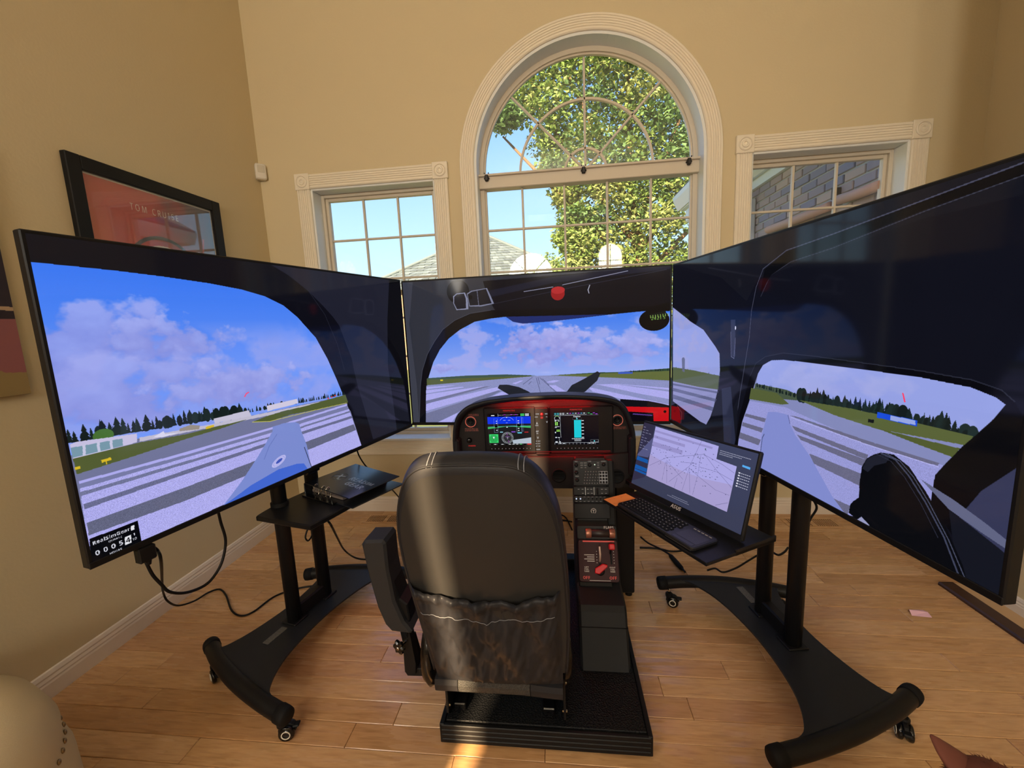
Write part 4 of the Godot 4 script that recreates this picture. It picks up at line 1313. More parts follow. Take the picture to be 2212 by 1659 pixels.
func simulator():
	var s := thing("flight_simulator", "black cockpit trainer with red lit instrument panel, console and platform base", "flight simulator", Transform3D(Basis(), Vector3(-0.08, 0, -1.65)))
	var at := Transform3D(Basis(), Vector3(0.08, 0, 1.65))  # parts are written in room coordinates
	# platform
	var pf := put("platform", MB.new().box(Vector3(-0.412, 0.012, -2.12), Vector3(0.257, 0.072, -1.158), 0.003), M.black_matt, s, at)
	put("rubber_mat", MB.new().box(Vector3(-0.4, 0.07, -2.1), Vector3(0.246, 0.078, -1.168), 0.002), M.rubber, s, at)
	for k in 4:
		put("front_rail", MB.new().box(Vector3(-0.412, 0.012 + 0.017 * k, -1.16), Vector3(0.257, 0.0275 + 0.017 * k, -1.148), 0.0022), M.black, s, at)
	put("side_rail", MB.new().box(Vector3(0.247, 0.01, -2.12), Vector3(0.262, 0.081, -1.15), 0.002), M.black, s, at)
	put("side_rail", MB.new().box(Vector3(-0.417, 0.01, -2.12), Vector3(-0.402, 0.081, -1.15), 0.002), M.black, s, at)
	for q in [Vector2(-0.38, -1.2), Vector2(0.22, -1.2), Vector2(-0.38, -2.08), Vector2(0.22, -2.08)]:
		put("foot", plate(disc(0.02, 16, q), 0.0, 0.014), M.black_matt, s, at)
	# legs that carry the panel
	for x in [[0.255, 0.345], [-0.5, -0.42]]:
		put("panel_leg", MB.new().box(Vector3(x[0], 0.02, -2.1), Vector3(x[1], 0.66, -1.93), 0.006), M.black, s, at)
		put("foot", plate(disc(0.017, 14, Vector2((x[0] + x[1]) / 2 + 0.02, -1.955)), 0.0, 0.022), M.black_matt, s, at)
	put("leg_brace", MB.new().box(Vector3(-0.44, 0.08, -2.1), Vector3(0.27, 0.13, -2.04), 0.004), M.black, s, at)
	# hood round the panel
	var o := curve_open(v2([-0.496, 0.837, -0.491, 0.885, -0.482, 0.925, -0.471, 0.951, -0.453, 0.972, -0.426, 0.993, -0.399, 1.005, -0.36, 1.015, -0.323, 1.023, -0.253, 1.03, -0.186, 1.035, -0.074, 1.038, 0.036, 1.038, 0.173, 1.028, 0.255, 1.01, 0.29, 0.982, 0.31, 0.94, 0.328, 0.883, 0.334, 0.839]))
	var rings := []
	var cx := -0.08
	for q in [[0.955, -0.02, -1.89], [0.955, -0.02, -1.843], [0.968, -0.013, -1.832], [0.985, -0.004, -1.829], [0.996, 0.0, -1.834], [1.0, 0.0, -1.85], [0.99, -0.012, -2.0], [0.95, -0.05, -2.16]]:
		var r := []
		for p in o: r.append(Vector3(cx + (p.x - cx) * q[0], p.y + q[1] * clampf((p.y - 0.8) * 6.0, 0.0, 1.0), q[2]))
		rings.append(r)
	put("hood", MB.new(true).loft(rings, false, false, false), M.hood, s, at)
	for k in 2:
		var e: Vector2 = o[0] if k == 0 else o[-1]
		var sgn := -1.0 if k == 0 else 1.0
		put("side_cheek", MB.new().box(Vector3(minf(e.x, e.x - sgn * 0.03), 0.66, -2.1), Vector3(maxf(e.x, e.x - sgn * 0.03), e.y + 0.004, -1.832), 0.008), M.hood, s, at)
	# face behind the hood and the cover under the displays
	var face := PackedVector2Array()
	for p in o: face.append(Vector2(cx + (p.x - cx) * 0.958, p.y - 0.012))
	face.append_array(v2([0.332, 0.738, 0.298, 0.627, 0.273, 0.593, -0.473, 0.593, -0.502, 0.687, -0.503, 0.745]))
	put("panel_face", MB.new().prism(face, -1.92, -1.889), M.panel, s, at)
	var cover := v2([-0.498, 0.752, -0.13, 0.745, 0.083, 0.745, 0.23, 0.753, 0.333, 0.763, 0.325, 0.71, 0.304, 0.644, 0.275, 0.597, 0.059, 0.593, -0.246, 0.595, -0.47, 0.599, -0.497, 0.669])
	put("lower_cover", MB.new().prism(cover, -1.95, -1.862, 0.012), M.panel, s, at)
	for q in [Vector3(-0.01, 0.657, -1.861), Vector3(0.254, 0.652, -1.861)]:
		var fr := Transform3D(Basis(), q)
		var g := MB.new(true)
		g.t = Transform3D(Basis(Vector3(1, 0, 0), PI / 2), Vector3())
		g.lathe([Vector2(0.033, 0.0), Vector2(0.033, 0.004), Vector2(0.028, 0.005), Vector2(0.026, 0.001), Vector2(0.0, 0.001)], 24, false)
		var sp := put("speaker_grille", g, M.black_matt, s, at * fr)
		for k in 3: put("grille_bar", MB.new().box(Vector3(-0.026, -0.016 + 0.014 * k, 0.001), Vector3(0.026, -0.012 + 0.014 * k, 0.004)), M.black, sp)
	# display units
	var pc: Vector3 = Vector3(-0.23, 0.879, -1.868)
	var mc: Vector3 = Vector3(0.075, 0.878, -1.868)
	var units := [pc, mc]
	for k in 2:
		var c: Vector3 = units[k]
		var fr := Transform3D(Basis(), c)
		var w: float = 0.232 if k == 0 else 0.262
		var du := Node3D.new()
		du.name = "display_unit"
		s.add_child(du, true)
		du.transform = at * fr
		var right := 0.12 if k == 0 else 0.166
		put("bezel", MB.new().box(Vector3(-0.12, -0.12, -0.02), Vector3(right, 0.102, -0.0006), 0.005), M.bezel, du)
		pilot_display(du, 0.2, 0.15, Transform3D(Basis(), Vector3(-0.002 if k == 0 else 0.0, 0, 0)), attitude_picture() if k == 0 else engine_picture())
		for j in 12: put("softkey", MB.new().box(Vector3(-0.093 + 0.0165 * j, -0.096, -0.001), Vector3(-0.083 + 0.0165 * j, -0.089, 0.002), 0.001), M.black, du)
		for j in 12: put("softkey_mark", MB.new().box(Vector3(-0.0892 + 0.0165 * j, -0.0938, 0.0018), Vector3(-0.0868 + 0.0165 * j, -0.0914, 0.0024)), M.backlit, du)
		label_text(du, "PERSPECTIVE", 0.009, M.redlit, Transform3D(Basis(), Vector3(0.0, 0.087, -0.0004)))
	# annunciator strip between the displays
	var ac: Vector3 = Vector3(-0.083, 0.87, -1.868)
	var strip := Node3D.new()
	strip.name = "audio_panel"
	s.add_child(strip, true)
	strip.transform = at * Transform3D(Basis(), ac)
	put("bezel", MB.new().box(Vector3(-0.03, -0.118, -0.02), Vector3(0.034, 0.107, -0.001), 0.004), M.bezel, strip)
	knob(strip, Transform3D(Basis(), Vector3(0.003, 0.077, -0.001)), 0.006, 0.008, glow(c8(235, 24, 30), 0.9), "warning_lamp")
	put("warning_key", MB.new().box(Vector3(-0.003, 0.056, -0.001), Vector3(0.009, 0.066, 0.002), 0.001), glow(c8(200, 20, 28), 0.8), strip)
	for q in [["A", -0.02, 0.034, 0.012], ["HDG", -0.021, 0.024, 0.006], ["AP", -0.02, -0.004, 0.009], ["FD", -0.02, -0.014, 0.006], ["V", -0.018, -0.034, 0.011], ["VS", -0.025, -0.05, 0.005], ["NAV", -0.013, -0.05, 0.005], ["FLC", -0.025, -0.062, 0.005], ["ALT", -0.013, -0.062, 0.005], ["UP", -0.025, -0.074, 0.005], ["DN", -0.013, -0.074, 0.005], ["PUSH", -0.018, -0.09, 0.006], ["V", 0.026, 0.04, 0.01], ["MIC", 0.024, 0.078, 0.006], ["COM", -0.017, 0.078, 0.006], ["SPKR", -0.022, 0.064, 0.005], ["PA", 0.025, 0.064, 0.005]]:
		label_text(strip, q[0], q[3] * 1.15, M.backlit, Transform3D(Basis(), Vector3(q[1], q[2], -0.0008)))
	# air vents with red lit rings
	for q in [Vector3(-0.415, 0.913, -1.887), Vector3(0.26, 0.909, -1.887)]:
		var v := Node3D.new()
		v.name = "air_vent"
		s.add_child(v, true)
		v.transform = at * Transform3D(Basis(), q)
		var r := MB.new(true)
		r.t = Transform3D(Basis(Vector3(1, 0, 0), PI / 2), Vector3())
		r.lathe([Vector2(0.0225, 0.0), Vector2(0.0265, 0.0), Vector2(0.0265, 0.005), Vector2(0.0245, 0.008), Vector2(0.0225, 0.006), Vector2(0.0225, 0.0)], 32, false)
		put("ring", r, M.vent_ring, v)
		var b := MB.new(true)
		b.t = r.t
		b.lathe([Vector2(0.0225, 0.003), Vector2(0.018, 0.006), Vector2(0.013, 0.002), Vector2(0.012, -0.001), Vector2(0.0, -0.001)], 28, false)
		put("core", b, M.black, v)
		put("vane", MB.new().bar(Vector3(-0.012, 0, 0.001), Vector3(0.012, 0, 0.001), 0.003, 0.002), M.black_matt, v)
		put("vane", MB.new().bar(Vector3(0, -0.012, 0.0012), Vector3(0, 0.012, 0.0012), 0.003, 0.002), M.black_matt, v)
	placard(s, at * Transform3D(Basis(), Vector3(-0.4, 0.945, -1.888)), 0.05, 0.011, 2, c8(240, 96, 88))
	placard(s, at * Transform3D(Basis(), Vector3(-0.413, 0.874, -1.888)), 0.068, 0.016, 3, c8(240, 120, 108))
	placard(s, at * Transform3D(Basis(), Vector3(0.264, 0.873, -1.888)), 0.076, 0.014, 3, c8(220, 90, 70))
	knob(s, at * Transform3D(Basis(), Vector3(-0.427, 0.823, -1.888)), 0.011, 0.016, M.black_gloss)
	label_text(s, "PARKING", 0.008, M.redlit, at * Transform3D(Basis(), Vector3(-0.416, 0.795, -1.888)))
	# red strip under the hood and one under the displays
	for q in [[Vector3(-0.07, 1.012, -1.846), 0.42, Vector3(0, -0.75, -0.66), 0.1], [Vector3(-0.05, 0.774, -1.856), 0.55, Vector3(0, -1, -0.12), 0.07]]:
		var c: Vector3 = q[0]
		put("red_light_strip", MB.new().box(c - Vector3(q[1] / 2, 0.0005, 0.0015), c + Vector3(q[1] / 2, 0.0006, 0.0015)), glow(c8(150, 14, 18), 0.8), s, at)
		area_light("red_strip", c + q[2] * 0.008, q[2], Vector2(q[1], 0.006), Color(1.0, 0.05, 0.07), q[3])
	# console: side profile pulled across
	var cp := MB.new()
	cp.t = Transform3D(Basis(Vector3(0, 0, 1), Vector3(0, 1, 0), Vector3(-1, 0, 0)), Vector3())
	cp.prism(v2([-2.0, 0.1, -2.0, 0.7, -1.84, 0.757, -1.826, 0.75, -1.742, 0.497, -1.722, 0.482, -1.715, 0.474, -1.622, 0.297, -1.61, 0.29, -1.6, 0.28, -1.6, 0.1]), -0.2, -0.062, 0.005)
	put("console_core", cp, M.black, s, at)
	var cs := MB.new()
	cs.t = cp.t
	cs.prism(v2([-1.98, 0.08, -1.98, 0.66, -1.86, 0.735, -1.836, 0.735, -1.752, 0.485, -1.63, 0.278, -1.495, 0.272, -1.478, 0.255, -1.39, 0.08]), -0.236, -0.055, 0.008)
	put("console_box", cs, M.console, s, at)
	put("console_seam", MB.new().box(Vector3(0.054, 0.207, -1.53), Vector3(0.2365, 0.2095, -1.4525)), M.black_matt, s, at)
	# keyboard controller on the upper console
	var up := Vector3(0, 0.253, -0.084).normalized()
	var out := Vector3(1, 0, 0).cross(up)
	var fr := Transform3D(Basis(Vector3(1, 0, 0), up, out), Vector3(0.131, 0.623, -1.783) + out * 0.006)
	var kp := Node3D.new()
	kp.name = "control_panel"
	s.add_child(kp, true)
	kp.transform = at * fr
	for q in [[-0.125, -0.06, "drawer_panel"], [-0.057, -0.028, "switch_panel"], [-0.026, 0.012, "environment_panel"], [0.015, 0.128, "keyboard_panel"]]:
		put(q[2], MB.new().box(Vector3(-0.078, q[0], -0.004), Vector3(0.078, q[1], 0.002), 0.003), M.bezel, kp)
	for r in 5:
		for c in 6:
			put("key", MB.new().box(Vector3(-0.034 + 0.0115 * c + 0.002 * r, 0.022 + 0.0125 * r, 0.002), Vector3(-0.026 + 0.0115 * c + 0.002 * r, 0.03 + 0.0125 * r, 0.0045), 0.0015), M.key, kp)
			put("key_mark", MB.new().box(Vector3(-0.031 + 0.0115 * c + 0.002 * r, 0.0248 + 0.0125 * r, 0.0045), Vector3(-0.029 + 0.0115 * c + 0.002 * r, 0.0272 + 0.0125 * r, 0.0049)), M.dimlit, kp)
	put("number_pad", MB.new().box(Vector3(0.036, 0.024, 0.001), Vector3(0.074, 0.078, 0.0035), 0.002), M.pad, kp)
	for r in 4:
		for c in 3: knob(kp, Transform3D(Basis(), Vector3(0.0425 + 0.0125 * c, 0.0305 + 0.0135 * r, 0.0034)), 0.0042, 0.003, M.black_matt, "number_key")
	for q in [Vector2(-0.062, 0.105), Vector2(-0.003, 0.105), Vector2(0.058, 0.107), Vector2(-0.062, 0.072), Vector2(-0.06, 0.04)]:
		knob(kp, Transform3D(Basis(), Vector3(q.x, q.y, 0.002)), 0.0072, 0.014, M.black, "tuning_knob")
	for q in [["NAV", -0.062, 0.121], ["COM", -0.003, 0.121], ["RANGE", 0.058, 0.121], ["VOL", -0.062, 0.088], ["XPDR", -0.06, 0.056], ["HDG", -0.038, 0.114], ["NAV", -0.022, 0.114], ["APR", -0.038, 0.104], ["VNV", -0.022, 0.104], ["ALT", -0.038, 0.094], ["VS", -0.022, 0.094], ["IAS", 0.034, 0.114], ["YD", 0.034, 0.104], ["DIR", 0.034, 0.094]]:
		label_text(kp, q[0], 0.0062, M.dimlit, Transform3D(Basis(), Vector3(q[1], q[2], 0.0022)))
	put("lit_key", MB.new().box(Vector3(0.0165, 0.104, 0.002), Vector3(0.0215, 0.109, 0.004), 0.001), glow(c8(235, 255, 225), 1.0), kp)
	for x in [-0.026, 0.012]: put("divider", MB.new().box(Vector3(x - 0.0008, -0.025, 0.002), Vector3(x + 0.0008, 0.01, 0.0026)), M.steel, kp)
	put("slider", MB.new().box(Vector3(0.022, -0.022, 0.002), Vector3(0.03, 0.006, 0.008), 0.002), M.black_matt, kp)
	for q in [Vector2(-0.055, 0.0), Vector2(-0.038, 0.0), Vector2(-0.015, 0.0), Vector2(0.0, 0.0), Vector2(-0.037, -0.017), Vector2(-0.014, -0.017), Vector2(0.002, -0.017), Vector2(0.046, 0.0), Vector2(0.063, 0.0), Vector2(0.046, -0.017), Vector2(0.063, -0.017)]:
		put("key_mark", MB.new().box(Vector3(q.x - 0.004, q.y - 0.0011, 0.002), Vector3(q.x + 0.004, q.y + 0.0011, 0.0024)), M.dimlit, kp)
	for k in 8:
		put("toggle_switch", MB.new(true).tube([Vector3(-0.066 + 0.0175 * k, -0.042, 0.002), Vector3(-0.066 + 0.0175 * k, -0.038, 0.012)], [0.0025, 0.0018], 8), M.steel if k < 3 else M.black, kp)
		put("key_mark", MB.new().box(Vector3(-0.07 + 0.0175 * k, -0.0335, 0.002), Vector3(-0.062 + 0.0175 * k, -0.032, 0.0024)), M.dimlit, kp)
		put("key_mark", MB.new().box(Vector3(-0.07 + 0.0175 * k, -0.0525, 0.002), Vector3(-0.062 + 0.0175 * k, -0.051, 0.0024)), M.dimlit, kp)
	for x in [-0.0665, -0.049]: put("lit_key", MB.new().box(Vector3(x - 0.0028, -0.0425, 0.0118), Vector3(x + 0.0028, -0.037, 0.0135), 0.001), glow(c8(215, 228, 255), 1.0), kp)
	var em := PackedVector2Array()
	for k in 25: em.append(Vector2.from_angle(-1.1 + 5.2 * k / 24.0) * 0.0115)
	for k in 25: em.append(Vector2.from_angle(4.1 - 5.2 * k / 24.0) * 0.0098)
	var eb := MB.new().prism(em, 0.002, 0.0028)
	eb.box(Vector3(-0.0012, -0.009, 0.002), Vector3(0.0012, 0.004, 0.0028))
	eb.box(Vector3(-0.005, 0.002, 0.002), Vector3(0.005, 0.0045, 0.0028))
	put("emblem", eb, M.emblem, kp, Transform3D(Basis(), Vector3(0.006, -0.092, 0)))
	# throttle plate
	var up2 := Vector3(0, 0.177, -0.093).normalized()
	var out2 := Vector3(1, 0, 0).cross(up2)
	var tq := Node3D.new()
	tq.name = "throttle_quadrant"
	s.add_child(tq, true)
	tq.transform = at * Transform3D(Basis(Vector3(1, 0, 0), up2, out2), Vector3(0.146, 0.386, -1.664) + out2 * 0.008)
	put("plate", MB.new().prism(rrect(-0.082, -0.108, 0.082, 0.055, 0.012), -0.004, 0.002, 0.0015), M.throttle, tq)
	put("flap_plate", MB.new().prism(rrect(-0.084, 0.058, 0.082, 0.112, 0.008), -0.004, 0.002, 0.0015), M.bezel, tq)
	var roll := MB.new(true)
	roll.t = Transform3D(Basis(Vector3(0, 0, 1), -PI / 2), Vector3(0, 0.082, 0.01))
	roll.lathe([Vector2(0.0, -0.03), Vector2(0.0165, -0.03), Vector2(0.0165, 0.05), Vector2(0.0, 0.05)], 20)
	put("flap_handle", roll, M.flap, tq)
	for y in [-0.048, 0.05]:
		var cap := MB.new(true)
		cap.t = roll.t
		cap.lathe([Vector2(0.0, y), Vector2(0.019, y), Vector2(0.0195, y + 0.003), Vector2(0.0195, y + 0.02), Vector2(0.017, y + 0.024), Vector2(0.0, y + 0.024)], 20)
		put("flap_handle_cap", cap, M.copper, tq)
	label_text(tq, "FLAPS", 0.015, M.emblem, Transform3D(Basis(), Vector3(0.05, 0.105, 0.0022)))
	put("red_stripe", MB.new().box(Vector3(-0.062, 0.046, 0.0015), Vector3(0.07, 0.052, 0.003)), M.redstripe, tq)
	put("throttle_rod", MB.new(true).tube([Vector3(0.006, -0.03, 0.0), Vector3(0.006, 0.0, 0.03), Vector3(0.003, 0.03, 0.055)], [0.0048, 0.0044, 0.0036], 10), M.ivory, tq)
	put("mixture_lever", MB.new().bar(Vector3(0.05, 0.0, 0.0), Vector3(0.053, 0.03, 0.035), 0.008, 0.004, 0.001), M.black, tq)
	put("mixture_knob", MB.new().box(Vector3(0.042, 0.018, 0.03), Vector3(0.066, 0.042, 0.05), 0.004), M.red, tq)
	put("mixture_slot", MB.new().box(Vector3(0.049, -0.04, 0.001), Vector3(0.056, 0.03, 0.0028)), M.black_matt, tq)
	put("throttle_slot", MB.new().box(Vector3(0.002, -0.05, 0.001), Vector3(0.01, 0.03, 0.0028)), M.black_matt, tq)
	var sel := MB.new()
	sel.prism(v2([-0.022, -0.01, -0.02, 0.008, 0.012, 0.026, 0.03, 0.022, 0.03, 0.014, -0.004, -0.014]), 0.0, 0.016, 0.003)
	put("fuel_selector", sel, M.red, tq, Transform3D(Basis(), Vector3(0.004, -0.063, 0.008)))
	knob(tq, Transform3D(Basis(), Vector3(0.006, -0.066, 0.0)), 0.016, 0.008, M.black_matt, "selector_base")
	for q in [["OFF", -0.052, -0.092, 0.016], ["OFF", 0.056, -0.092, 0.016]]: label_text(tq, q[0], q[3], M.redstripe, Transform3D(Basis(), Vector3(q[1], q[2], 0.0022)))
	for q in [["LEFT", -0.05, -0.052, 0.008], ["FUEL", -0.05, -0.06, 0.008], ["TANK", -0.05, -0.068, 0.008], ["RIGHT", 0.056, -0.052, 0.008], ["FUEL", 0.056, -0.06, 0.008], ["TANK", 0.056, -0.068, 0.008]]: label_text(tq, q[0], q[3], M.emblem, Transform3D(Basis(), Vector3(q[1], q[2], 0.0022)))
	for k in 5:
		put("scale_mark", MB.new().box(Vector3(-0.0075, -0.036 + 0.011 * k, 0.002), Vector3(-0.0045, -0.033 + 0.011 * k, 0.0026)), M.emblem, tq)
		put("scale_mark", MB.new().box(Vector3(0.0625, -0.036 + 0.011 * k, 0.002), Vector3(0.0655, -0.033 + 0.011 * k, 0.0026)), M.emblem, tq)
	for k in 4: put("scale_word", MB.new().box(Vector3(-0.058 + 0.012 * (k % 2), -0.006 - 0.008 * k, 0.002), Vector3(-0.016, -0.003 - 0.008 * k, 0.0026)), M.emblem, tq)
	put("footnote", MB.new().box(Vector3(-0.04, -0.1035, 0.002), Vector3(0.046, -0.1015, 0.0026)), M.emblem, tq)


func curve_open(p: PackedVector2Array) -> Array:
	return curve(Array(p), 3)


# ---------------------------------------------------------------- pilot seat
func seat():
	var th := atan2(0.15, 0.805)
	var fr := Transform3D(Basis(Vector3(1, 0, 0), Vector3(0, cos(th), sin(th)), Vector3(0, -sin(th), cos(th))), Vector3(-0.21, 0.235, -1.15))
	var base := Vector3(-0.21, 0.08, -1.35)
	var s := thing("pilot_seat", "black leather pilot seat with rear pocket and one raised armrest", "seat", Transform3D(Basis(), base))
	var w := Transform3D(Basis(), -base)
	# outline of the rear face, from the hem up the left side and down the right
	var rear := curve(Array(v2([-0.204, 0.069, -0.212, 0.158, -0.222, 0.27, -0.235, 0.402, -0.242, 0.518, -0.241, 0.597, -0.233, 0.657, -0.217, 0.715, -0.195, 0.761, -0.165, 0.788, -0.129, 0.799, -0.079, 0.802, -0.025, 0.803, 0.034, 0.801, 0.087, 0.796, 0.127, 0.778, 0.156, 0.749, 0.178, 0.708, 0.196, 0.653, 0.207, 0.588, 0.214, 0.512, 0.22, 0.401, 0.223, 0.282, 0.22, 0.173, 0.214, 0.077])), 3)
	var rings := []
	for q in [[0.955, -0.012, 0.012], [0.985, -0.004, 0.008], [1.0, 0.0, -0.002], [1.012, -0.002, -0.022], [1.018, -0.006, -0.048], [1.0, -0.014, -0.072], [0.9, -0.04, -0.085]]:
		var r := []
		for p in rear:
			var hi := smoothstep(0.35, 0.85, p.y)
			r.append(Vector3(p.x * q[0], 0.3 + (p.y - 0.3) * q[0] + q[1] * hi, q[2]))
		r.reverse()
		rings.append(r)
	rings.reverse()
	var mb := MB.new(true)
	mb.t = w * fr
	mb.loft(rings, true, false)
	put("backrest", mb, M.leather, s)
	# smooth rear panel, slightly crowned
	var n := 22
	var panel := MB.new(true)
	panel.t = w * fr
	var rr := []
	for k in n + 1:
		var f := 1.0 - float(k) / n
		var r := []
		for p in rear:
			r.append(Vector3(p.x * 0.957 * f, 0.36 + (0.3 + (p.y - 0.3) * 0.957 - 0.012 * smoothstep(0.35, 0.85, p.y) - 0.36) * f, 0.012 + 0.016 * (1.0 - f * f)))
		r.reverse()
		rr.append(r)
	panel.loft(rr, false, false)
	put("rear_panel", panel, M.leather_back, s)
	# piping along the edge, twin seams over the headrest
	var pip := []
	for p in rear: pip.append(Vector3(p.x * 0.99, 0.3 + (p.y - 0.3) * 0.99 - 0.003, 0.006))
	var pm := MB.new(true)
	pm.t = w * fr
	pm.tube(pip, 0.0035, 8)
	put("piping", pm, M.leather, s)
	for x in [-0.125, 0.11]:
		for d in [-0.007, 0.007]:
			var sm := MB.new(true)
			sm.t = w * fr
			var sx: float = x + d
			var top := 0.8
			for k in rear.size() - 1:
				if rear[k].y > 0.5 and (rear[k].x - sx) * (rear[k + 1].x - sx) <= 0.0: top = rear[k].y
			var line := []
			for q in [[0.985, -0.002, 0.009], [1.0, 0.001, -0.002], [1.012, 0.0, -0.022], [1.018, -0.004, -0.048], [1.0, -0.012, -0.072]]: line.append(Vector3(sx * (2.0 - q[0] + 0.06 * -q[2] * 10.0), 0.3 + (top - 0.3) * q[0] + q[1], q[2]))
			sm.tube(curve(line, 4), 0.0016, 6)
			put("seam", sm, M.stitch, s)
	# map pocket with a gathered top edge
	var pk := MB.new(true)
	pk.t = w * fr
	var cols := 96
	var rws := 26
	var wob := fbm(8, 2.6, 3)
	var grid := []
	for r in rws + 1:
		var v := float(r) / rws
		var row := []
		for c in cols + 1:
			var u := float(c) / cols
			var x := lerpf(-0.202, 0.2, u) + lerpf(0.012, -0.028, v) * (1.0 - u)
			var sag := -0.022 * sin(PI * u) * v * 1.3
			var y := lerpf(0.045, 0.418 - 0.012 * u, v) + sag
			var gather := exp(-pow((v - 0.93) / 0.085, 2.0)) * (0.004 * sin(u * 46.0) + 0.003 * sin(u * 71.0 + 1.0) + 0.003 * sin(u * 23.0 + 2.0))
			var folds := 0.017 * wob.get_noise_2d(u * 1.6 + 0.5 * v, v * 0.45) + 0.009 * wob.get_noise_2d(u * 3.4 - v, v * 1.2 + 7.0)
			var edge := smoothstep(0.0, 0.05, u) * smoothstep(0.0, 0.05, 1.0 - u) * smoothstep(0.0, 0.1, v)
			var lip := 0.016 * smoothstep(0.84, 0.97, v) - 0.01 * smoothstep(0.975, 1.0, v)
			row.append(Vector3(x, y + gather * 0.5, 0.015 + 0.011 * (1.0 - pow(2 * u - 1, 2)) + edge * (0.012 + folds + gather + lip)))
		grid.append(row)
	for r in rws:
		for c in cols: pk.quad(grid[r][c], grid[r][c + 1], grid[r + 1][c + 1], grid[r + 1][c])
	var inner := []
	for c in cols + 1: inner.append(grid[rws][c] + Vector3(0, -0.02, -0.006))
	for c in cols: pk.quad(grid[rws][c], grid[rws][c + 1], inner[c + 1], inner[c])
	var pocket := put("rear_pocket", pk, M.leather, s)
	var sl := []
	for c in range(4, cols - 3): sl.append(grid[20][c] + Vector3(0, 0, 0.0008))
	var stt := MB.new(true)
	stt.t = w * fr
	stt.tube(sl, 0.0009, 5)
	put("stitching", stt, M.stitch, pocket)
	# lower band, its middle perforated
	for q in [[-0.2, -0.128, M.leather, "lower_band"], [-0.126, 0.098, M.perforated, "perforated_band"], [0.1, 0.198, M.leather, "lower_band"]]:
		var bm := MB.new(true)
		bm.t = w * fr
		var r2 := []
		for k in 9:
			var x := lerpf(q[0], q[1], k / 8.0)
			var dy := -0.012 * smoothstep(0.05, 0.2, x)
			r2.append([Vector3(x, 0.045 + dy, 0.022), Vector3(x, 0.03 + dy, 0.03), Vector3(x, 0.008 + dy, 0.03), Vector3(x, -0.006 + dy, 0.022), Vector3(x, -0.006 + dy, -0.02), Vector3(x, 0.045 + dy, -0.02)])
		bm.smooth(false)
		bm.loft(r2)
		put(q[3], bm, q[2], s)
	# cushion, rails, side plates
	put("cushion", MB.new(false).box(Vector3(-0.43, 0.24, -1.66), Vector3(0.0, 0.37, -1.2), 0.035), M.leather, s, w)
	for x in [-0.393, -0.008]:
		var pl := MB.new()
		pl.t = w * Transform3D(Basis(Vector3(0, 0, 1), Vector3(0, 1, 0), Vector3(-1, 0, 0)), Vector3(x, 0, 0))
		pl.prism(v2([-1.62, 0.0795, -1.62, 0.25, -1.172, 0.25, -1.172, 0.1, -1.19, 0.0795]), -0.004, 0.004, 0.001)
		put("side_plate", pl, M.black, s)
		for q in [Vector2(-1.185, 0.225), Vector2(-1.185, 0.12)]:
			var bo := MB.new(true)
			bo.t = w * Transform3D(Basis(Vector3(0, 0, 1), -PI / 2), Vector3(x, q.y, q.x))
			bo.lathe([Vector2(0.0, -0.008), Vector2(0.006, -0.008), Vector2(0.006, 0.008), Vector2(0.0, 0.008)], 10)
			put("bolt", bo, M.chrome, s)
	for x in [-0.36, -0.06]:
		put("slide_rail", MB.new().box(Vector3(x - 0.02, 0.0795, -1.66), Vector3(x + 0.02, 0.108, -1.2), 0.003), M.black_gloss, s, w)
	put("cross_tube", MB.new(true).tube([Vector3(-0.393, 0.17, -1.4), Vector3(-0.008, 0.17, -1.4)], 0.014, 12), M.black, s, w)
	# hinge covers
	for q in [[-0.452, 0.15, 0.075], [-0.012, 0.13, 0.05]]:
		var hc := MB.new(true)
		hc.t = w * Transform3D(Basis(Vector3(0, 0, 1), PI / 2), Vector3(q[0] + 0.012, 0.3, -1.2)) * Transform3D(Basis.from_scale(Vector3(1.5, 1, 1)), Vector3())
		hc.lathe([Vector2(0.0, -0.02), Vector2(q[2] * 0.9, -0.016), Vector2(q[2], 0.0), Vector2(q[2] * 0.85, 0.018), Vector2(q[2] * 0.4, 0.026), Vector2(0.0, 0.027)], 28)
		put("hinge_cover", hc, M.black_gloss, s)
	# raised armrest on its bracket
	var pad := v2([-0.65, 0.675, -0.64, 0.69, -0.576, 0.692, -0.568, 0.68, -0.567, 0.593, -0.555, 0.477, -0.53, 0.403, -0.505, 0.368, -0.511, 0.359, -0.576, 0.365, -0.595, 0.388, -0.616, 0.45, -0.637, 0.566])
	put("armrest_pad", MB.new().prism(pad, -1.3, -1.2, 0.008), M.armrest, s, w)
	put("armrest_frame", MB.new().prism(v2([-0.591, 0.642, -0.573, 0.58, -0.545, 0.474, -0.521, 0.453, -0.516, 0.398, -0.531, 0.324, -0.554, 0.37, -0.577, 0.448, -0.589, 0.567]), -1.3, -1.22, 0.004), M.black, s, w)
	put("armrest_arm", MB.new().prism(v2([-0.556, 0.353, -0.524, 0.354, -0.511, 0.226, -0.516, 0.183, -0.529, 0.182, -0.543, 0.251]), -1.26, -1.225, 0.003), M.black, s, w)
	put("armrest_bracket", MB.new().prism(v2([-0.559, 0.287, -0.531, 0.292, -0.512, 0.196, -0.376, 0.196, -0.378, 0.169, -0.551, 0.163, -0.56, 0.179]), -1.3, -1.24, 0.003), M.black, s, w)
	var kn := MB.new()
	var star := PackedVector2Array()
	for k in 36: star.append(Vector2.from_angle(TAU * k / 36) * (0.021 + 0.0035 * cos(TAU * k / 6.0)))
	kn.prism(star, 0.0, 0.016, 0.004)
	kn.t = Transform3D(Basis(Vector3(0, 1, 0), -0.5), Vector3())
	put("clamp_knob", kn, M.black_gloss, s, w * Transform3D(Basis(Vector3(0, 1, 0), -0.4), Vector3(-0.546, 0.318, -1.2)))
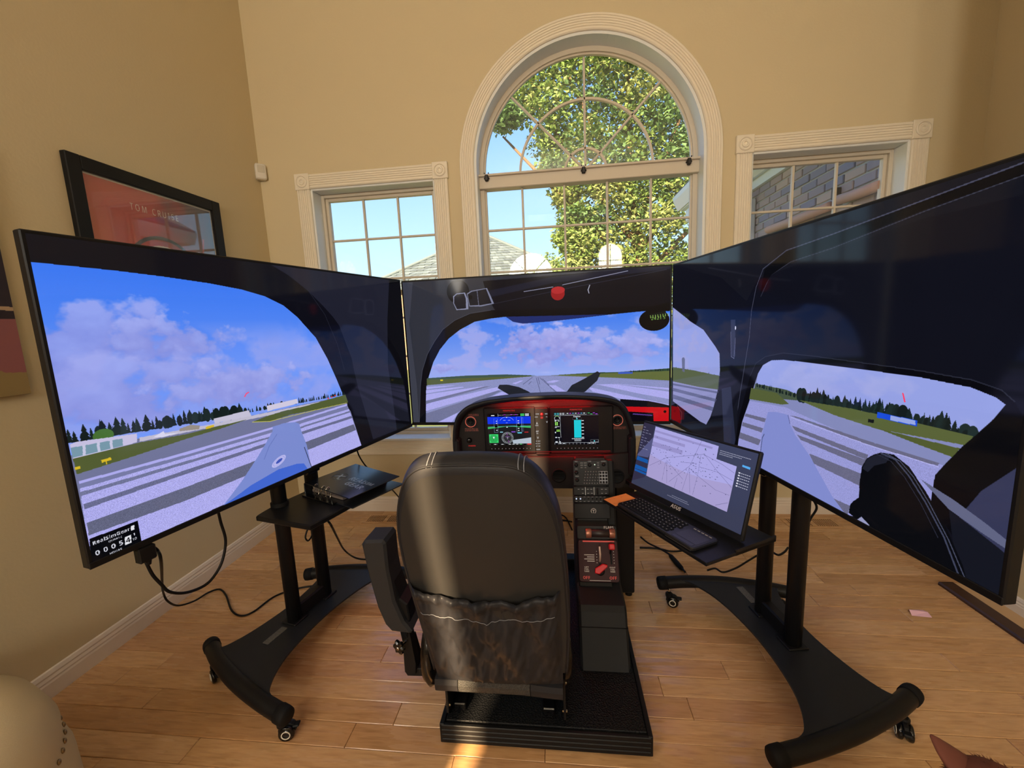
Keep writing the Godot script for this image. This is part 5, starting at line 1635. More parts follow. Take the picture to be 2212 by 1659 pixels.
	put("clamp_bolt", MB.new(true).tube([Vector3(0, 0, -0.05), Vector3(0, 0, 0.018)], 0.006, 10), M.chrome, s, w * Transform3D(Basis(Vector3(0, 1, 0), -0.4), Vector3(-0.546, 0.318, -1.2)))
	put("recline_lever", MB.new(true).tube([Vector3(-0.46, 0.36, -1.55), Vector3(-0.55, 0.43, -1.5), Vector3(-0.58, 0.46, -1.48)], 0.011, 10), M.black_gloss, s, w)


# ---------------------------------------------------------------- monitor tray
func tray_group():
	var x := Vector3(0.4926, 0, 0.8702)
	var z := x.cross(Vector3.UP)
	var tf := Transform3D(Basis(x, Vector3.UP, z), Vector3(0.162, 0.66, -1.596))
	var t := thing("equipment_tray", "thin black metal tray beside the console holding keyboard and monitor", "tray", tf)
	put("tray_top", MB.new().box(Vector3(0, -0.012, -0.3), Vector3(0.5, 0, 0), 0.002), M.shelf, t)
	put("tray_lip", MB.new().box(Vector3(0.494, -0.012, -0.3), Vector3(0.5, 0.008, -0.12), 0.001), M.shelf, t)
	var inv := tf.affine_inverse()
	var p: Vector3 = inv * Vector3(0.31, 0.6, -1.85)
	var arm := MB.new().bar(Vector3(0.22, -0.024, -0.22), Vector3(p.x, -0.024, p.z), 0.05, 0.022, 0.003)
	put("support_arm", arm, M.black, t)
	# keyboard
	var k := thing("keyboard", "slim black wireless keyboard with a built-in touchpad on the tray", "keyboard", tf * Transform3D(Basis(), Vector3(0.26, 0.0, -0.062)))
	put("body", plate(rrect(-0.182, -0.058, 0.182, 0.055, 0.012), 0.001, 0.013, 0.003), M.keyboard, k)
	for r in 6:
		var px := -0.176
		var widths := [0.0165]
		var c := 0
		while px < 0.062:
			var w := 0.0165
			if r == 5 and c == 3: w = 0.092
			elif c == 0: w = [0.0165, 0.0165, 0.022, 0.026, 0.033, 0.02][r]
			var h := 0.011 if r == 0 else 0.0145
			var z0 := -0.049 + (0.0 if r == 0 else 0.013 + (r - 1) * 0.0168)
			w = minf(w, 0.078 - px)
			if w > 0.008:
				var key := put("key", MB.new().box(Vector3(px, 0.0125, z0), Vector3(px + w - 0.0022, 0.0155, z0 + h), 0.0012), M.black_matt, k)
				if w < 0.05: put("key_legend", MB.new().box(Vector3(px + w / 2 - 0.003, 0.0155, z0 + h / 2 - 0.002), Vector3(px + w / 2 + 0.001, 0.01568, z0 + h / 2 + 0.001)), M.legend, key)
			px += w
			c += 1
	put("touchpad", plate(rrect(0.088, -0.03, 0.172, 0.03, 0.006), 0.0128, 0.0134, 0.0003), M.touchpad, k)
	put("touchpad_buttons", MB.new().box(Vector3(0.09, 0.0128, 0.034), Vector3(0.17, 0.0136, 0.048), 0.0004), M.touchpad, k)
	for q in 5: put("media_key", MB.new().box(Vector3(0.095 + 0.015 * q, 0.0128, -0.046), Vector3(0.105 + 0.015 * q, 0.014, -0.042), 0.0004), M.legend, k)
	put("front_edge", MB.new().box(Vector3(0.07, 0.002, 0.0545), Vector3(0.176, 0.005, 0.0562), 0.0005), M.steel, k)
	# orange note
	var nt := put("note_paper", MB.new().box(Vector3(-0.036, 0.0006, -0.055), Vector3(0.036, 0.0014, 0.055)), M.note, null, tf * Transform3D(Basis(Vector3.UP, 0.03), Vector3(0.04, 0.0, -0.057)))
	tag(nt, "orange note paper with handwriting at the end of the tray", "note")
	# monitor
	var nn := Vector3(-0.8526, 0, 0.5226)
	var th := 0.271
	var bx := Vector3(0.5226, 0, 0.8526)
	var by := Vector3.UP * cos(th) - nn * sin(th)
	var o := Vector3(0.286, 0.667, -1.718) + bx * 0.012 + nn * 0.012
	var mf := Transform3D(Basis(bx, by, bx.cross(by)), o)
	var m := thing("computer_monitor", "black computer monitor showing a chart, leaning back on the tray", "monitor", mf)
	var cv := Cv.new(960, 540, c8(56, 60, 84))
	cv.poly([-4, -22, 132, -9, 133, 124, 142, 769, -1, 907], c8(48, 46, 70))
	cv.poly([47, 419, 143, 187, 146, 419, 132, 493, 5, 521], c8(84, 86, 128))
	var chart: Array = [141, 38, 714, 63, 717, 217, 868, 229, 869, 758, 152, 743]
	cv.poly(chart, c8(170, 166, 226))
	cv.poly([144, 440, 323, 480, 500, 502, 656, 495, 869, 445, 869, 758, 152, 743], c8(166, 156, 206))
	for q in [[142, 87, 439, 93, 673, 95, 670, 120, 435, 120, 141, 114], [144, 160, 449, 162, 451, 198, 145, 199], [148, 251, 441, 246, 441, 301, 149, 317]]: cv.poly(q, c8(150, 144, 200))
	var ink := c8(70, 68, 110)
	for q in [[163, 590, 311, 403, 545, 256, 622, 206], [316, 438, 493, 596], [310, 455, 314, 720], [318, 450, 361, 724], [586, 1, 526, 403, 379, 695], [628, 215, 737, 346, 863, 476], [628, 215, 767, 258, 861, 310], [526, 427, 506, 740], [526, 427, 573, 721], [596, 231, 604, 478, 598, 729], [522, 429, 618, 494, 757, 569, 860, 570], [601, 375, 746, 363, 859, 397], [444, 607, 435, 742], [443, 398, 577, 346], [781, 738, 861, 655]]: cv.line(q, 1.4, ink)
	for j in 130:
		var a := rng.randf()
		var pxx := lerpf(chart[0] + 60, chart[6] - 90, a) + rng.randfn(0, 90)
		var cy := lerpf(440, 300, a) + rng.randfn(0, 130)
		if Geometry2D.is_point_in_polygon(Vector2(pxx, cy), v2(chart)): cv.rect(pxx, cy, pxx + rng.randf_range(3, 12), cy + 5, ink if rng.randf() < 0.7 else c8(40, 60, 70))
	cv.ell([621, 143][0], [621, 143][1], 5, 5, c8(50, 90, 80))
	for q in [[17, 523, 137, 524, 141, 575, 15, 579], [16, 648, 147, 646, 146, 700, 14, 704], [15, 711, 148, 712, 147, 739, 21, 742]]: cv.poly(q, c8(22, 86, 164))
	for q in [[902, 191, 955, 194, 955, 220, 902, 213]]: cv.poly(q, c8(84, 168, 236))
	for j in 9:
		var a: Array = [20, 59, 101, 49]
		var y: float = a[1] + 28 + 38 * j
		for q in 1 + (j * 7) % 3: cv.rect(18 + 34 * q, y, 18 + 34 * q + 24, y + 5, c8(150, 150, 180))
	for j in 3:
		for q in 22 - 6 * j: cv.rect([725, 83][0] + q * 10 + 6, [725, 83][1] + 20 + j * 22, [725, 83][0] + q * 10 + 12, [725, 83][1] + 28 + j * 22, c8(176, 178, 200))
	for j in 6:
		cv.rect([873, 282][0] + 14, [873, 282][1] + j * 30, [873, 282][0] + 26, [873, 282][1] + j * 30 + 14, c8(214, 214, 228))
		for q in 5: cv.rect([873, 282][0] + 32 + q * 13, [873, 282][1] + j * 30 + 3, [873, 282][0] + 41 + q * 13, [873, 282][1] + j * 30 + 11, c8(186, 188, 208))
	for j in 2:
		for q in 16 + 6 * j: cv.rect(430 - 40 * j + q * 9, 842 + 22 * j, 436 - 40 * j + q * 9, 850 + 22 * j, c8(140, 142, 166))
	put("housing", MB.new().box(Vector3(0, 0, -0.018), Vector3(0.508, 0.285, -0.0005), 0.004), M.black, m)
	var sc := MB.new()
	var e := 0.007
	var f := 0.02
	sc.quad_uv([Vector3(e, f, 0.0), Vector3(0.508 - e, f, 0.0), Vector3(0.508 - e, 0.285 - e, 0.0), Vector3(e, 0.285 - e, 0.0)], [Vector2(e / 0.508, 1 - f / 0.285), Vector2(1 - e / 0.508, 1 - f / 0.285), Vector2(1 - e / 0.508, e / 0.285), Vector2(e / 0.508, e / 0.285)])
	put("screen", sc, screen_mat(cv.tex(), 1.0, 0.14), m)
	put("chin", MB.new().box(Vector3(0, 0, -0.001), Vector3(0.508, f, 0.003), 0.001), M.black, m)
	put("lettering", text_mesh("ASUS", 0.019, true, 0.0006), M.emblem, m, Transform3D(Basis(Vector3(1, 0, 0), Vector3(0.25, 1, 0), Vector3(0, 0, 1)), Vector3(0.25, 0.0095, 0.0034)))
	put("easel_leg", MB.new().bar(Vector3(0.25, 0.16, -0.02), Vector3(0.25, 0.03, -0.1), 0.05, 0.008, 0.001), M.black, m)


# ---------------------------------------------------------------- smaller things
func small_things():
	# binder on the shelf
	var p1 := Vector3(-1.031, 0, -1.878)
	var bx := Vector3(0.905, 0, 0.426).normalized()
	var bz := bx.cross(Vector3.UP)
	var bf := Transform3D(Basis(bx, Vector3.UP, bz), Vector3(p1.x + 0.036, 0.66, p1.z + 0.012))
	var b := thing("ring_binder", "black ring binder with an embossed emblem on the small shelf", "binder", bf)
	put("back_cover", MB.new().box(Vector3(0.004, 0.001, -0.012), Vector3(0.312, 0.006, 0.268), 0.0015), M.binder, b)
	var cov := MB.new()
	cov.t = Transform3D(Basis(Vector3(0, 0, 1), -0.05), Vector3(0, 0.052, 0))
	cov.box(Vector3(-0.004, 0, -0.004), Vector3(0.296, 0.004, 0.266), 0.0015)
	put("front_cover", cov, M.binder, b)
	put("spine", MB.new().box(Vector3(-0.006, 0.001, -0.008), Vector3(-0.001, 0.054, 0.268), 0.0015), M.binder, b)
	for k in 3:
		put("paper_stack", MB.new().box(Vector3(0.006, 0.008 + 0.011 * k, 0.002), Vector3(0.215 - 0.006 * k, 0.018 + 0.011 * k, 0.238 - 0.004 * k)), M.page, b)
	put("clip_board", MB.new().box(Vector3(0.0, 0.0008, 0.262), Vector3(0.21, 0.008, 0.285), 0.001), M.black_gloss, b)
	for x in [0.06, 0.11, 0.14]:
		var ring := []
		for k in 17: ring.append(Vector3(x, 0.03 + 0.026 * cos(TAU * k / 16), 0.252 + 0.012 * sin(TAU * k / 16)))
		put("ring", MB.new(true).tube(ring, 0.002, 8, false), M.chrome, b)
	var flat := Transform3D(Basis(Vector3(0, 0, 1), -0.05), Vector3(0, 0.052, 0)) * Transform3D(Basis(Vector3(1, 0, 0), Vector3(0, 0, -1), Vector3(0, 1, 0)), Vector3(0, 0.0041, 0))
	for q in [["REAL", 0.175, -0.128, 0.042], ["SIM", 0.245, -0.128, 0.03], ["GEAR", 0.205, -0.172, 0.042]]:
		put("lettering", text_mesh(q[0], q[3], true, 0.0006), M.silver, b, flat * Transform3D(Basis(), Vector3(q[1], q[2], 0)))
	var ob := PackedVector2Array()
	for k in 49: ob.append(Vector2.from_angle(TAU * k / 48) * 0.036)
	for k in 49: ob.append(Vector2.from_angle(-TAU * k / 48) * 0.032)
	var em := MB.new().prism(ob, 0, 0.0008)
	em.prism(v2([-0.028, 0.004, -0.004, 0.01, -0.003, 0.026, 0.003, 0.026, 0.004, 0.01, 0.028, 0.004, 0.028, -0.001, 0.004, 0.0, 0.003, -0.018, 0.009, -0.022, 0.0, -0.025, -0.009, -0.022, -0.003, -0.018, -0.004, 0.0, -0.028, -0.001]), 0, 0.0008)
	put("emblem", em, M.silver, b, flat * Transform3D(Basis(Vector3(0, 0, 1), 0.4), Vector3(0.07, -0.14, 0)))
	# framed poster on the left wall
	var cv := Cv.new(512, 768, c8(150, 40, 38))
	var nz := fbm(61, 0.004, 4)
	cv.poly_fn([0, 0, 1000, 0, 1000, 1000, 0, 1000], func(x: float, y: float, _o: Color) -> Color:
		var k := clampf(x / 1000.0 * 1.5 - 0.62 + 0.35 * nz.get_noise_2d(x, y), 0.0, 1.0)
		var warm := Color(0.74, 0.13, 0.12).lerp(Color(0.86, 0.44, 0.2), clampf((y - 120.0) / 380.0 - x / 1400.0, 0.0, 1.0))
		return warm.lerp(Color(0.16, 0.26, 0.36).lerp(Color(0.45, 0.56, 0.6), clampf((y - 150) / 250.0, 0.0, 1.0)), k))
	for k in 3:
		var ring := []
		for j in 21: ring += [500.0 + cos(PI + PI * j / 20.0) * (300 - 60 * k), 420.0 + sin(PI + PI * j / 20.0) * (200 - 44 * k)]
		cv.line(ring, 26 if k == 0 else 14, [c8(52, 40, 52), c8(222, 206, 180), c8(150, 160, 166)][k])
	for q in [[830, 420, 890, 180], [900, 420, 950, 260]]: cv.line([q[0], q[1], q[2], q[3]], 16, c8(180, 52, 50))
	cv.text(text_mesh("T O M   C R U I S E", 0.054), 480, 92, c8(236, 230, 222), Vector2(0.9, 0), Vector2(0, 0.78))
	var pf := thing("framed_poster", "red and blue print in a wide black frame on the left wall", "picture", Transform3D(Basis(Vector3(0, 0, -1), Vector3.UP, Vector3(1, 0, 0)), Vector3(LEFT_X, 1.6, -2.028)))
	for q in [[-0.4, -0.545, -0.342, 0.545], [0.342, -0.545, 0.4, 0.545], [-0.342, 0.487, 0.342, 0.545], [-0.342, -0.545, 0.342, -0.487]]:
		put("frame_side", MB.new().box(Vector3(q[0], q[1], 0.0), Vector3(q[2], q[3], 0.026), 0.003), M.black, pf)
	var pr := MB.new()
	pr.quad_uv([Vector3(-0.334, -0.48, 0.008), Vector3(0.334, -0.48, 0.008), Vector3(0.334, 0.479, 0.008), Vector3(-0.334, 0.479, 0.008)], [Vector2(0, 1), Vector2(1, 1), Vector2(1, 0), Vector2(0, 0)])
	var prm := mat(Color.WHITE, 0.6)
	prm.albedo_texture = cv.tex()
	put("mat_board", MB.new().box(Vector3(-0.345, -0.49, 0.001), Vector3(0.345, 0.49, 0.007)), M.paper, pf)
	put("print", pr, prm, pf)
	put("pane", MB.new().box(Vector3(-0.342, -0.487, 0.012), Vector3(0.342, 0.487, 0.014)), M.glass, pf)
	# unframed canvas at the edge of the view
	cv = Cv.new(256, 400, c8(44, 34, 44))
	cv.poly([0, 0, 1000, 0, 1000, 660, 0, 660], c8(46, 38, 50))
	cv.poly([0, 640, 600, 652, 820, 634, 1000, 642, 1000, 658, 820, 650, 600, 668, 0, 655], c8(190, 160, 130))
	cv.poly([0, 700, 1000, 690, 1000, 1000, 0, 1000], c8(150, 92, 96))
	cv.poly([0, 790, 500, 800, 760, 840, 900, 905, 1000, 910, 1000, 1000, 0, 1000], c8(150, 128, 84))
	var cm := mat(Color.WHITE, 0.85)
	cm.albedo_texture = cv.tex()
	var ca := thing("canvas_picture", "unframed canvas print with dark and pink bands on the left wall", "picture", Transform3D(Basis(Vector3(0, 0, -1), Vector3.UP, Vector3(1, 0, 0)), Vector3(LEFT_X, 1.18, -1.06)))
	put("stretched_canvas", MB.new().box(Vector3(-0.3, 0, 0), Vector3(0.3, 0.9, 0.02), 0.002), mat(c8(150, 130, 92), 0.9), ca)
	var cq := MB.new()
	cq.quad_uv([Vector3(-0.299, 0.001, 0.0205), Vector3(0.299, 0.001, 0.0205), Vector3(0.299, 0.899, 0.0205), Vector3(-0.299, 0.899, 0.0205)], [Vector2(0, 1), Vector2(1, 1), Vector2(1, 0), Vector2(0, 0)])
	put("print", cq, cm, ca)
	# motion sensor in the corner
	var ms := thing("motion_sensor", "small white motion sensor high in the left corner", "sensor", Transform3D(Basis(Vector3.UP, PI / 4), Vector3(LEFT_X + 0.018, 2.40, WALL_Z + 0.018)))
	put("housing", MB.new().prism(rrect(-0.033, 0.0, 0.033, 0.1, 0.012), -0.012, 0.04, 0.007), M.plastic_white, ms)
	put("lens", MB.new().box(Vector3(-0.021, 0.042, 0.039), Vector3(0.021, 0.088, 0.0425), 0.002), mat(c8(205, 198, 180), 0.35), ms)
	# floor vents
	for k in 2:
		var fv := thing("floor_vent", ["wooden floor register near the left stand, by the back wall", "wooden floor register behind the right stand, by the back wall"][k], "vent", Transform3D(Basis(), Vector3([-1.255, 1.6][k], 0, -2.725)))
		put("grate_frame", MB.new().box(Vector3(-0.165, 0.0005, -0.07), Vector3(0.165, 0.003, 0.07), 0.001), M.floor[1 + k], fv)
		put("duct", MB.new().box(Vector3(-0.14, 0.0028, -0.045), Vector3(0.14, 0.0036, 0.045)), M.gap, fv)
		for j in 23:
			var x := -0.14 + 0.28 * j / 22.0
			if j == 11: put("slat", MB.new().box(Vector3(x - 0.012, 0.003, -0.046), Vector3(x + 0.012, 0.0065, 0.046), 0.001), M.floor[2], fv)
			else: put("slat", MB.new().box(Vector3(x - 0.0032, 0.003, -0.046), Vector3(x + 0.0032, 0.0065, 0.046), 0.001), M.floor[2], fv)
	# paper scrap
	var sp := MB.new()
	sp.quad(Vector3(-0.04, 0.001, 0.015), Vector3(0.035, 0.001, 0.024), Vector3(0.04, 0.006, -0.005), Vector3(-0.035, 0.014, -0.008))
	sp.quad(Vector3(-0.035, 0.014, -0.008), Vector3(0.04, 0.006, -0.005), Vector3(0.036, 0.001, -0.026), Vector3(-0.03, 0.001, -0.022))
	tag(put("paper_scrap", sp, mat(c8(236, 190, 206), 0.7), null, Transform3D(Basis(), Vector3(1.574, 0, -1.873))), "crumpled pink paper scrap lying on the wooden floor", "paper")
	# round stool with nail heads
	var oc := Vector3(-1.575, 0, -0.5)
	var ot := thing("ottoman", "round cream upholstered ottoman with a row of nail heads", "ottoman", Transform3D(Basis(), oc))
	var ob2 := MB.new(true)
	ob2.lathe([Vector2(0.4, 0.03), Vector2(0.44, 0.08), Vector2(0.458, 0.18), Vector2(0.455, 0.28), Vector2(0.44, 0.325), Vector2(0.435, 0.345), Vector2(0.438, 0.38), Vector2(0.41, 0.45), Vector2(0.33, 0.49), Vector2(0.2, 0.505), Vector2(0.08, 0.5), Vector2(0.03, 0.485), Vector2(0.0, 0.475)], 56)
	put("upholstery", ob2, M.linen, ot, Transform3D(Basis.from_scale(Vector3(0.93, 1, 0.93)), Vector3()))
	for k in 4: put("foot", MB.new(true).lathe([Vector2(0.018, 0.0), Vector2(0.026, 0.035)], 14), M.dark_wood, ot, Transform3D(Basis(), Vector3(cos(PI / 4 + PI / 2 * k), 0, sin(PI / 4 + PI / 2 * k)) * 0.33))
	var nh := MB.new(true)
	nh.lathe([Vector2(0.0075, 0.0), Vector2(0.0065, 0.003), Vector2(0.004, 0.0048), Vector2(0.0, 0.0055)], 10)
	var nm := nh.done()
	for ring in 2:
		for k in 72:
			var a := TAU * k / 72
			var d := Vector3(cos(a), 0, sin(a))
			if d.z > 0.45 or d.x < -0.6: continue
			var n2 := MeshInstance3D.new()
			put("nail_head", nm, M.nail, ot, Transform3D(Basis(Vector3.UP.cross(d), d, Vector3.UP.cross(d).cross(d)), d * [0.407, 0.41][ring] + Vector3.UP * [0.334, 0.084][ring]))
	# adapter under the left television
	var ad := thing("adapter_box", "small black adapter box hanging under the corner of the left television", "adapter", Transform3D(Basis(Vector3(0.2324, 0, -0.9726), Vector3.UP, Vector3(0.9726, 0, 0.2324)), Vector3(-1.165, 0.77, -0.973)))
	put("box", MB.new().box(Vector3(-0.022, -0.02, -0.012), Vector3(0.022, 0.024, 0.012), 0.004), M.black, ad)
	put("plug", MB.new(true).tube([Vector3(0.004, -0.034, 0), Vector3(0.004, -0.018, 0)], [0.005, 0.008], 10), M.black_matt, ad)


# ---------------------------------------------------------------- cables
func cable(label: String, pts: Array, r := 0.0045, group := ""):
	tag(put("cable", MB.new(true).tube(curve(pts, 7), r, 10), M.cable), label, "cable", group)


func cables():
	cable("thin black cable looping from the left television down to the adapter box", [Vector3(-1.168, 0.781, -1.232), Vector3(-1.168, 0.731, -1.236), Vector3(-1.166, 0.66, -1.242), Vector3(-1.171, 0.596, -1.221), Vector3(-1.179, 0.56, -1.188), Vector3(-1.187, 0.548, -1.153), Vector3(-1.2, 0.56, -1.101), Vector3(-1.21, 0.591, -1.06), Vector3(-1.214, 0.629, -1.042), Vector3(-1.218, 0.67, -1.026), Vector3(-1.22, 0.716, -1.016)])
	var a: Array = [Vector3(-1.215, 0.756, -1.036), Vector3(-1.212, 0.734, -1.048), Vector3(-1.212, 0.699, -1.052)]
	a.append_array([Vector3(-1.6, 0.404, -1.379), Vector3(-1.8, 0.234, -1.547), Vector3(-1.84, 0.152, -1.594), Vector3(-1.88, 0.067, -1.675), Vector3(-1.88, 0.029, -1.762)])
	a.append_array([Vector3(-1.895, 0.006, -1.86), Vector3(-1.855, 0.006, -1.889), Vector3(-1.777, 0.006, -1.843), Vector3(-1.654, 0.006, -1.734), Vector3(-1.575, 0.006, -1.698), Vector3(-1.531, 0.006, -1.73), Vector3(-1.504, 0.006, -1.844), Vector3(-1.425, 0.006, -1.912), Vector3(-1.333, 0.006, -1.943)])
	cable("black power cable snaking over the floor from the left television to its stand", a)
	var b: Array = [Vector3(-0.961, 0.6, -1.523), Vector3(-0.911, 0.6, -1.47)]
	b.append_array([Vector3(-1.06, 0.4, -1.745), Vector3(-1.214, 0.15, -2.056)])
	b.append_array([Vector3(-1.12, 0.14, -1.997), Vector3(-1.029, 0.14, -1.982), Vector3(-0.897, 0.14, -1.974)])
	cable("black cable dropping from the small shelf onto the stand base", b)
	cable("short black cable loop tied to the left stand pole", [Vector3(-1.103, 0.523, -1.613), Vector3(-1.107, 0.503, -1.595), Vector3(-1.109, 0.481, -1.587), Vector3(-1.106, 0.462, -1.599), Vector3(-1.101, 0.476, -1.622), Vector3(-1.099, 0.515, -1.63)], 0.0035)
	cable("thin black cable behind the binder hanging from the left television", [Vector3(-1.006, 0.783, -1.911), Vector3(-1.003, 0.738, -1.924), Vector3(-0.995, 0.68, -1.957), Vector3(-0.986, 0.637, -1.994)], 0.0035)
	cable("thin black cable from the small shelf towards the back wall", [Vector3(-0.844, 0.63, -1.823), Vector3(-0.929, 0.491, -2.1), Vector3(-0.963, 0.337, -2.3), Vector3(-1.008, 0.183, -2.5)], 0.0035)
	cable("black cable lying on the right stand base behind the tray", [Vector3(0.692, 0.14, -1.951), Vector3(0.734, 0.14, -1.968), Vector3(0.76, 0.14, -1.938), Vector3(0.833, 0.14, -1.975), Vector3(0.913, 0.14, -2.037), Vector3(0.997, 0.14, -2.103)], 0.0045)
	cable("black cable strung between the two right stand poles", [Vector3(0.932, 0.3, -1.85), Vector3(0.946, 0.3, -1.825), Vector3(0.985, 0.3, -1.852), Vector3(1.017, 0.3, -1.888)], 0.0045)
	cable("black cable hanging behind the right stand from its television", [Vector3(1.03, 0.591, -1.75), Vector3(1.045, 0.555, -1.75), Vector3(1.023, 0.506, -1.75), Vector3(1.011, 0.458, -1.75), Vector3(1.017, 0.419, -1.75), Vector3(1.003, 0.402, -1.75)], 0.0045)
	cable("black cable on the floor between the simulator and the right stand", [Vector3(0.455, 0.006, -2.381), Vector3(0.555, 0.006, -2.374), Vector3(0.627, 0.006, -2.346), Vector3(0.696, 0.006, -2.358), Vector3(0.776, 0.006, -2.406)], 0.005)
	cable("black power cord with an inline plug beside the right stand", [Vector3(0.481, 0.017, -2.486), Vector3(0.511, 0.017, -2.415), Vector3(0.564, 0.017, -2.355), Vector3(0.607, 0.017, -2.288), Vector3(0.621, 0.017, -2.246), Vector3(0.636, 0.017, -2.158), Vector3(0.641, 0.017, -2.125)], 0.005)
	var pl := put("cord_plug", MB.new(true).tube([Vector3(0.605, 0.013, -2.299), Vector3(0.61, 0.013, -2.28), Vector3(0.623, 0.013, -2.216), Vector3(0.634, 0.013, -2.169), Vector3(0.639, 0.013, -2.152)], [0.006, 0.012, 0.014, 0.012, 0.005], 12), M.black_matt)
	tag(pl, "black inline plug connector on the cord by the right stand", "plug")
	cable("black cables on the floor under the instrument panel by the pedals", [Vector3(-0.109, 0.006, -2.708), Vector3(-0.03, 0.006, -2.8), Vector3(0.025, 0.006, -2.759), Vector3(0.063, 0.006, -2.584)], 0.0045)
	cable("black cable lying behind the seat under the instrument panel", [Vector3(-0.14, 0.006, -2.674), Vector3(-0.046, 0.006, -2.73), Vector3(0.067, 0.006, -2.698)], 0.0045)


# ---------------------------------------------------------------- dog
func organism(bones: Array, cell: float, blend: float) -> MB:
	var lo := Vector3(1e9, 1e9, 1e9)
	var hi := -lo
	for b in bones:
		for k in 2:
			var p: Vector3 = b[k]
			var r: float = b[2 + k] + cell * 2.5
			lo = lo.min(p - Vector3(r, r, r))
			hi = hi.max(p + Vector3(r, r, r))
	var n := Vector3i((hi - lo) / cell) + Vector3i(2, 2, 2)
	var f := PackedFloat32Array()
	f.resize(n.x * n.y * n.z)
	f.fill(0.2)
	for b in bones:
		var a: Vector3 = b[0]
		var ab: Vector3 = b[1] - a
		var l2 := maxf(ab.length_squared(), 1e-9)
		var m: float = maxf(b[2], b[3]) + blend + cell * 2.0
		var c0 := Vector3i(((a.min(b[1]) - Vector3(m, m, m)) - lo) / cell).clamp(Vector3i(), n - Vector3i(1, 1, 1))
		var c1 := Vector3i(((a.max(b[1]) + Vector3(m, m, m)) - lo) / cell).clamp(Vector3i(), n - Vector3i(1, 1, 1))
		for z in range(c0.z, c1.z + 1):
			for y in range(c0.y, c1.y + 1):
				for x in range(c0.x, c1.x + 1):
					var p := lo + Vector3(x, y, z) * cell
					var u := clampf((p - a).dot(ab) / l2, 0.0, 1.0)
					var d: float = p.distance_to(a + ab * u) - lerpf(b[2], b[3], u)
					var i := (z * n.y + y) * n.x + x
					var e := f[i]
					var h := maxf(blend - absf(d - e), 0.0) / blend
					f[i] = minf(d, e) - h * h * blend * 0.25
	var mb := MB.new(true)
	var at := {}
	var off := [Vector3i(0, 0, 0), Vector3i(1, 0, 0), Vector3i(0, 1, 0), Vector3i(1, 1, 0), Vector3i(0, 0, 1), Vector3i(1, 0, 1), Vector3i(0, 1, 1), Vector3i(1, 1, 1)]
	var edges := [[0, 1], [2, 3], [4, 5], [6, 7], [0, 2], [1, 3], [4, 6], [5, 7], [0, 4], [1, 5], [2, 6], [3, 7]]
	for z in n.z - 1:
		for y in n.y - 1:
			for x in n.x - 1:
				var v := []
				var neg := 0
				for o in off:
					var q: float = f[((z + o.z) * n.y + y + o.y) * n.x + x + o.x]
					v.append(q)
					if q < 0: neg += 1
				if neg == 0 or neg == 8: continue
				var s := Vector3()
				var c := 0
				for e in edges:
					if (v[e[0]] < 0) != (v[e[1]] < 0):
						var t: float = v[e[0]] / (v[e[0]] - v[e[1]])
						s += Vector3(off[e[0]]).lerp(Vector3(off[e[1]]), t)
						c += 1
				at[Vector3i(x, y, z)] = lo + (Vector3(x, y, z) + s / c) * cell
	for k in at:
		for ax in 3:
			var b := (ax + 1) % 3
			var d := (ax + 2) % 3
			var eb := Vector3i()
			eb[b] = 1
			var ed := Vector3i()
			ed[d] = 1
			var ea := Vector3i()
			ea[ax] = 1
			if not (at.has(k - eb) and at.has(k - ed) and at.has(k - eb - ed)): continue
			var p0: float = f[(k.z * n.y + k.y) * n.x + k.x]
			var k2: Vector3i = k + ea
			if k2.x >= n.x or k2.y >= n.y or k2.z >= n.z: continue
			var p1: float = f[(k2.z * n.y + k2.y) * n.x + k2.x]
			if (p0 < 0) == (p1 < 0): continue
			if p0 < 0: mb.quad(at[k - eb - ed], at[k - ed], at[k], at[k - eb])
			else: mb.quad(at[k - eb], at[k], at[k - ed], at[k - eb - ed])
	return mb


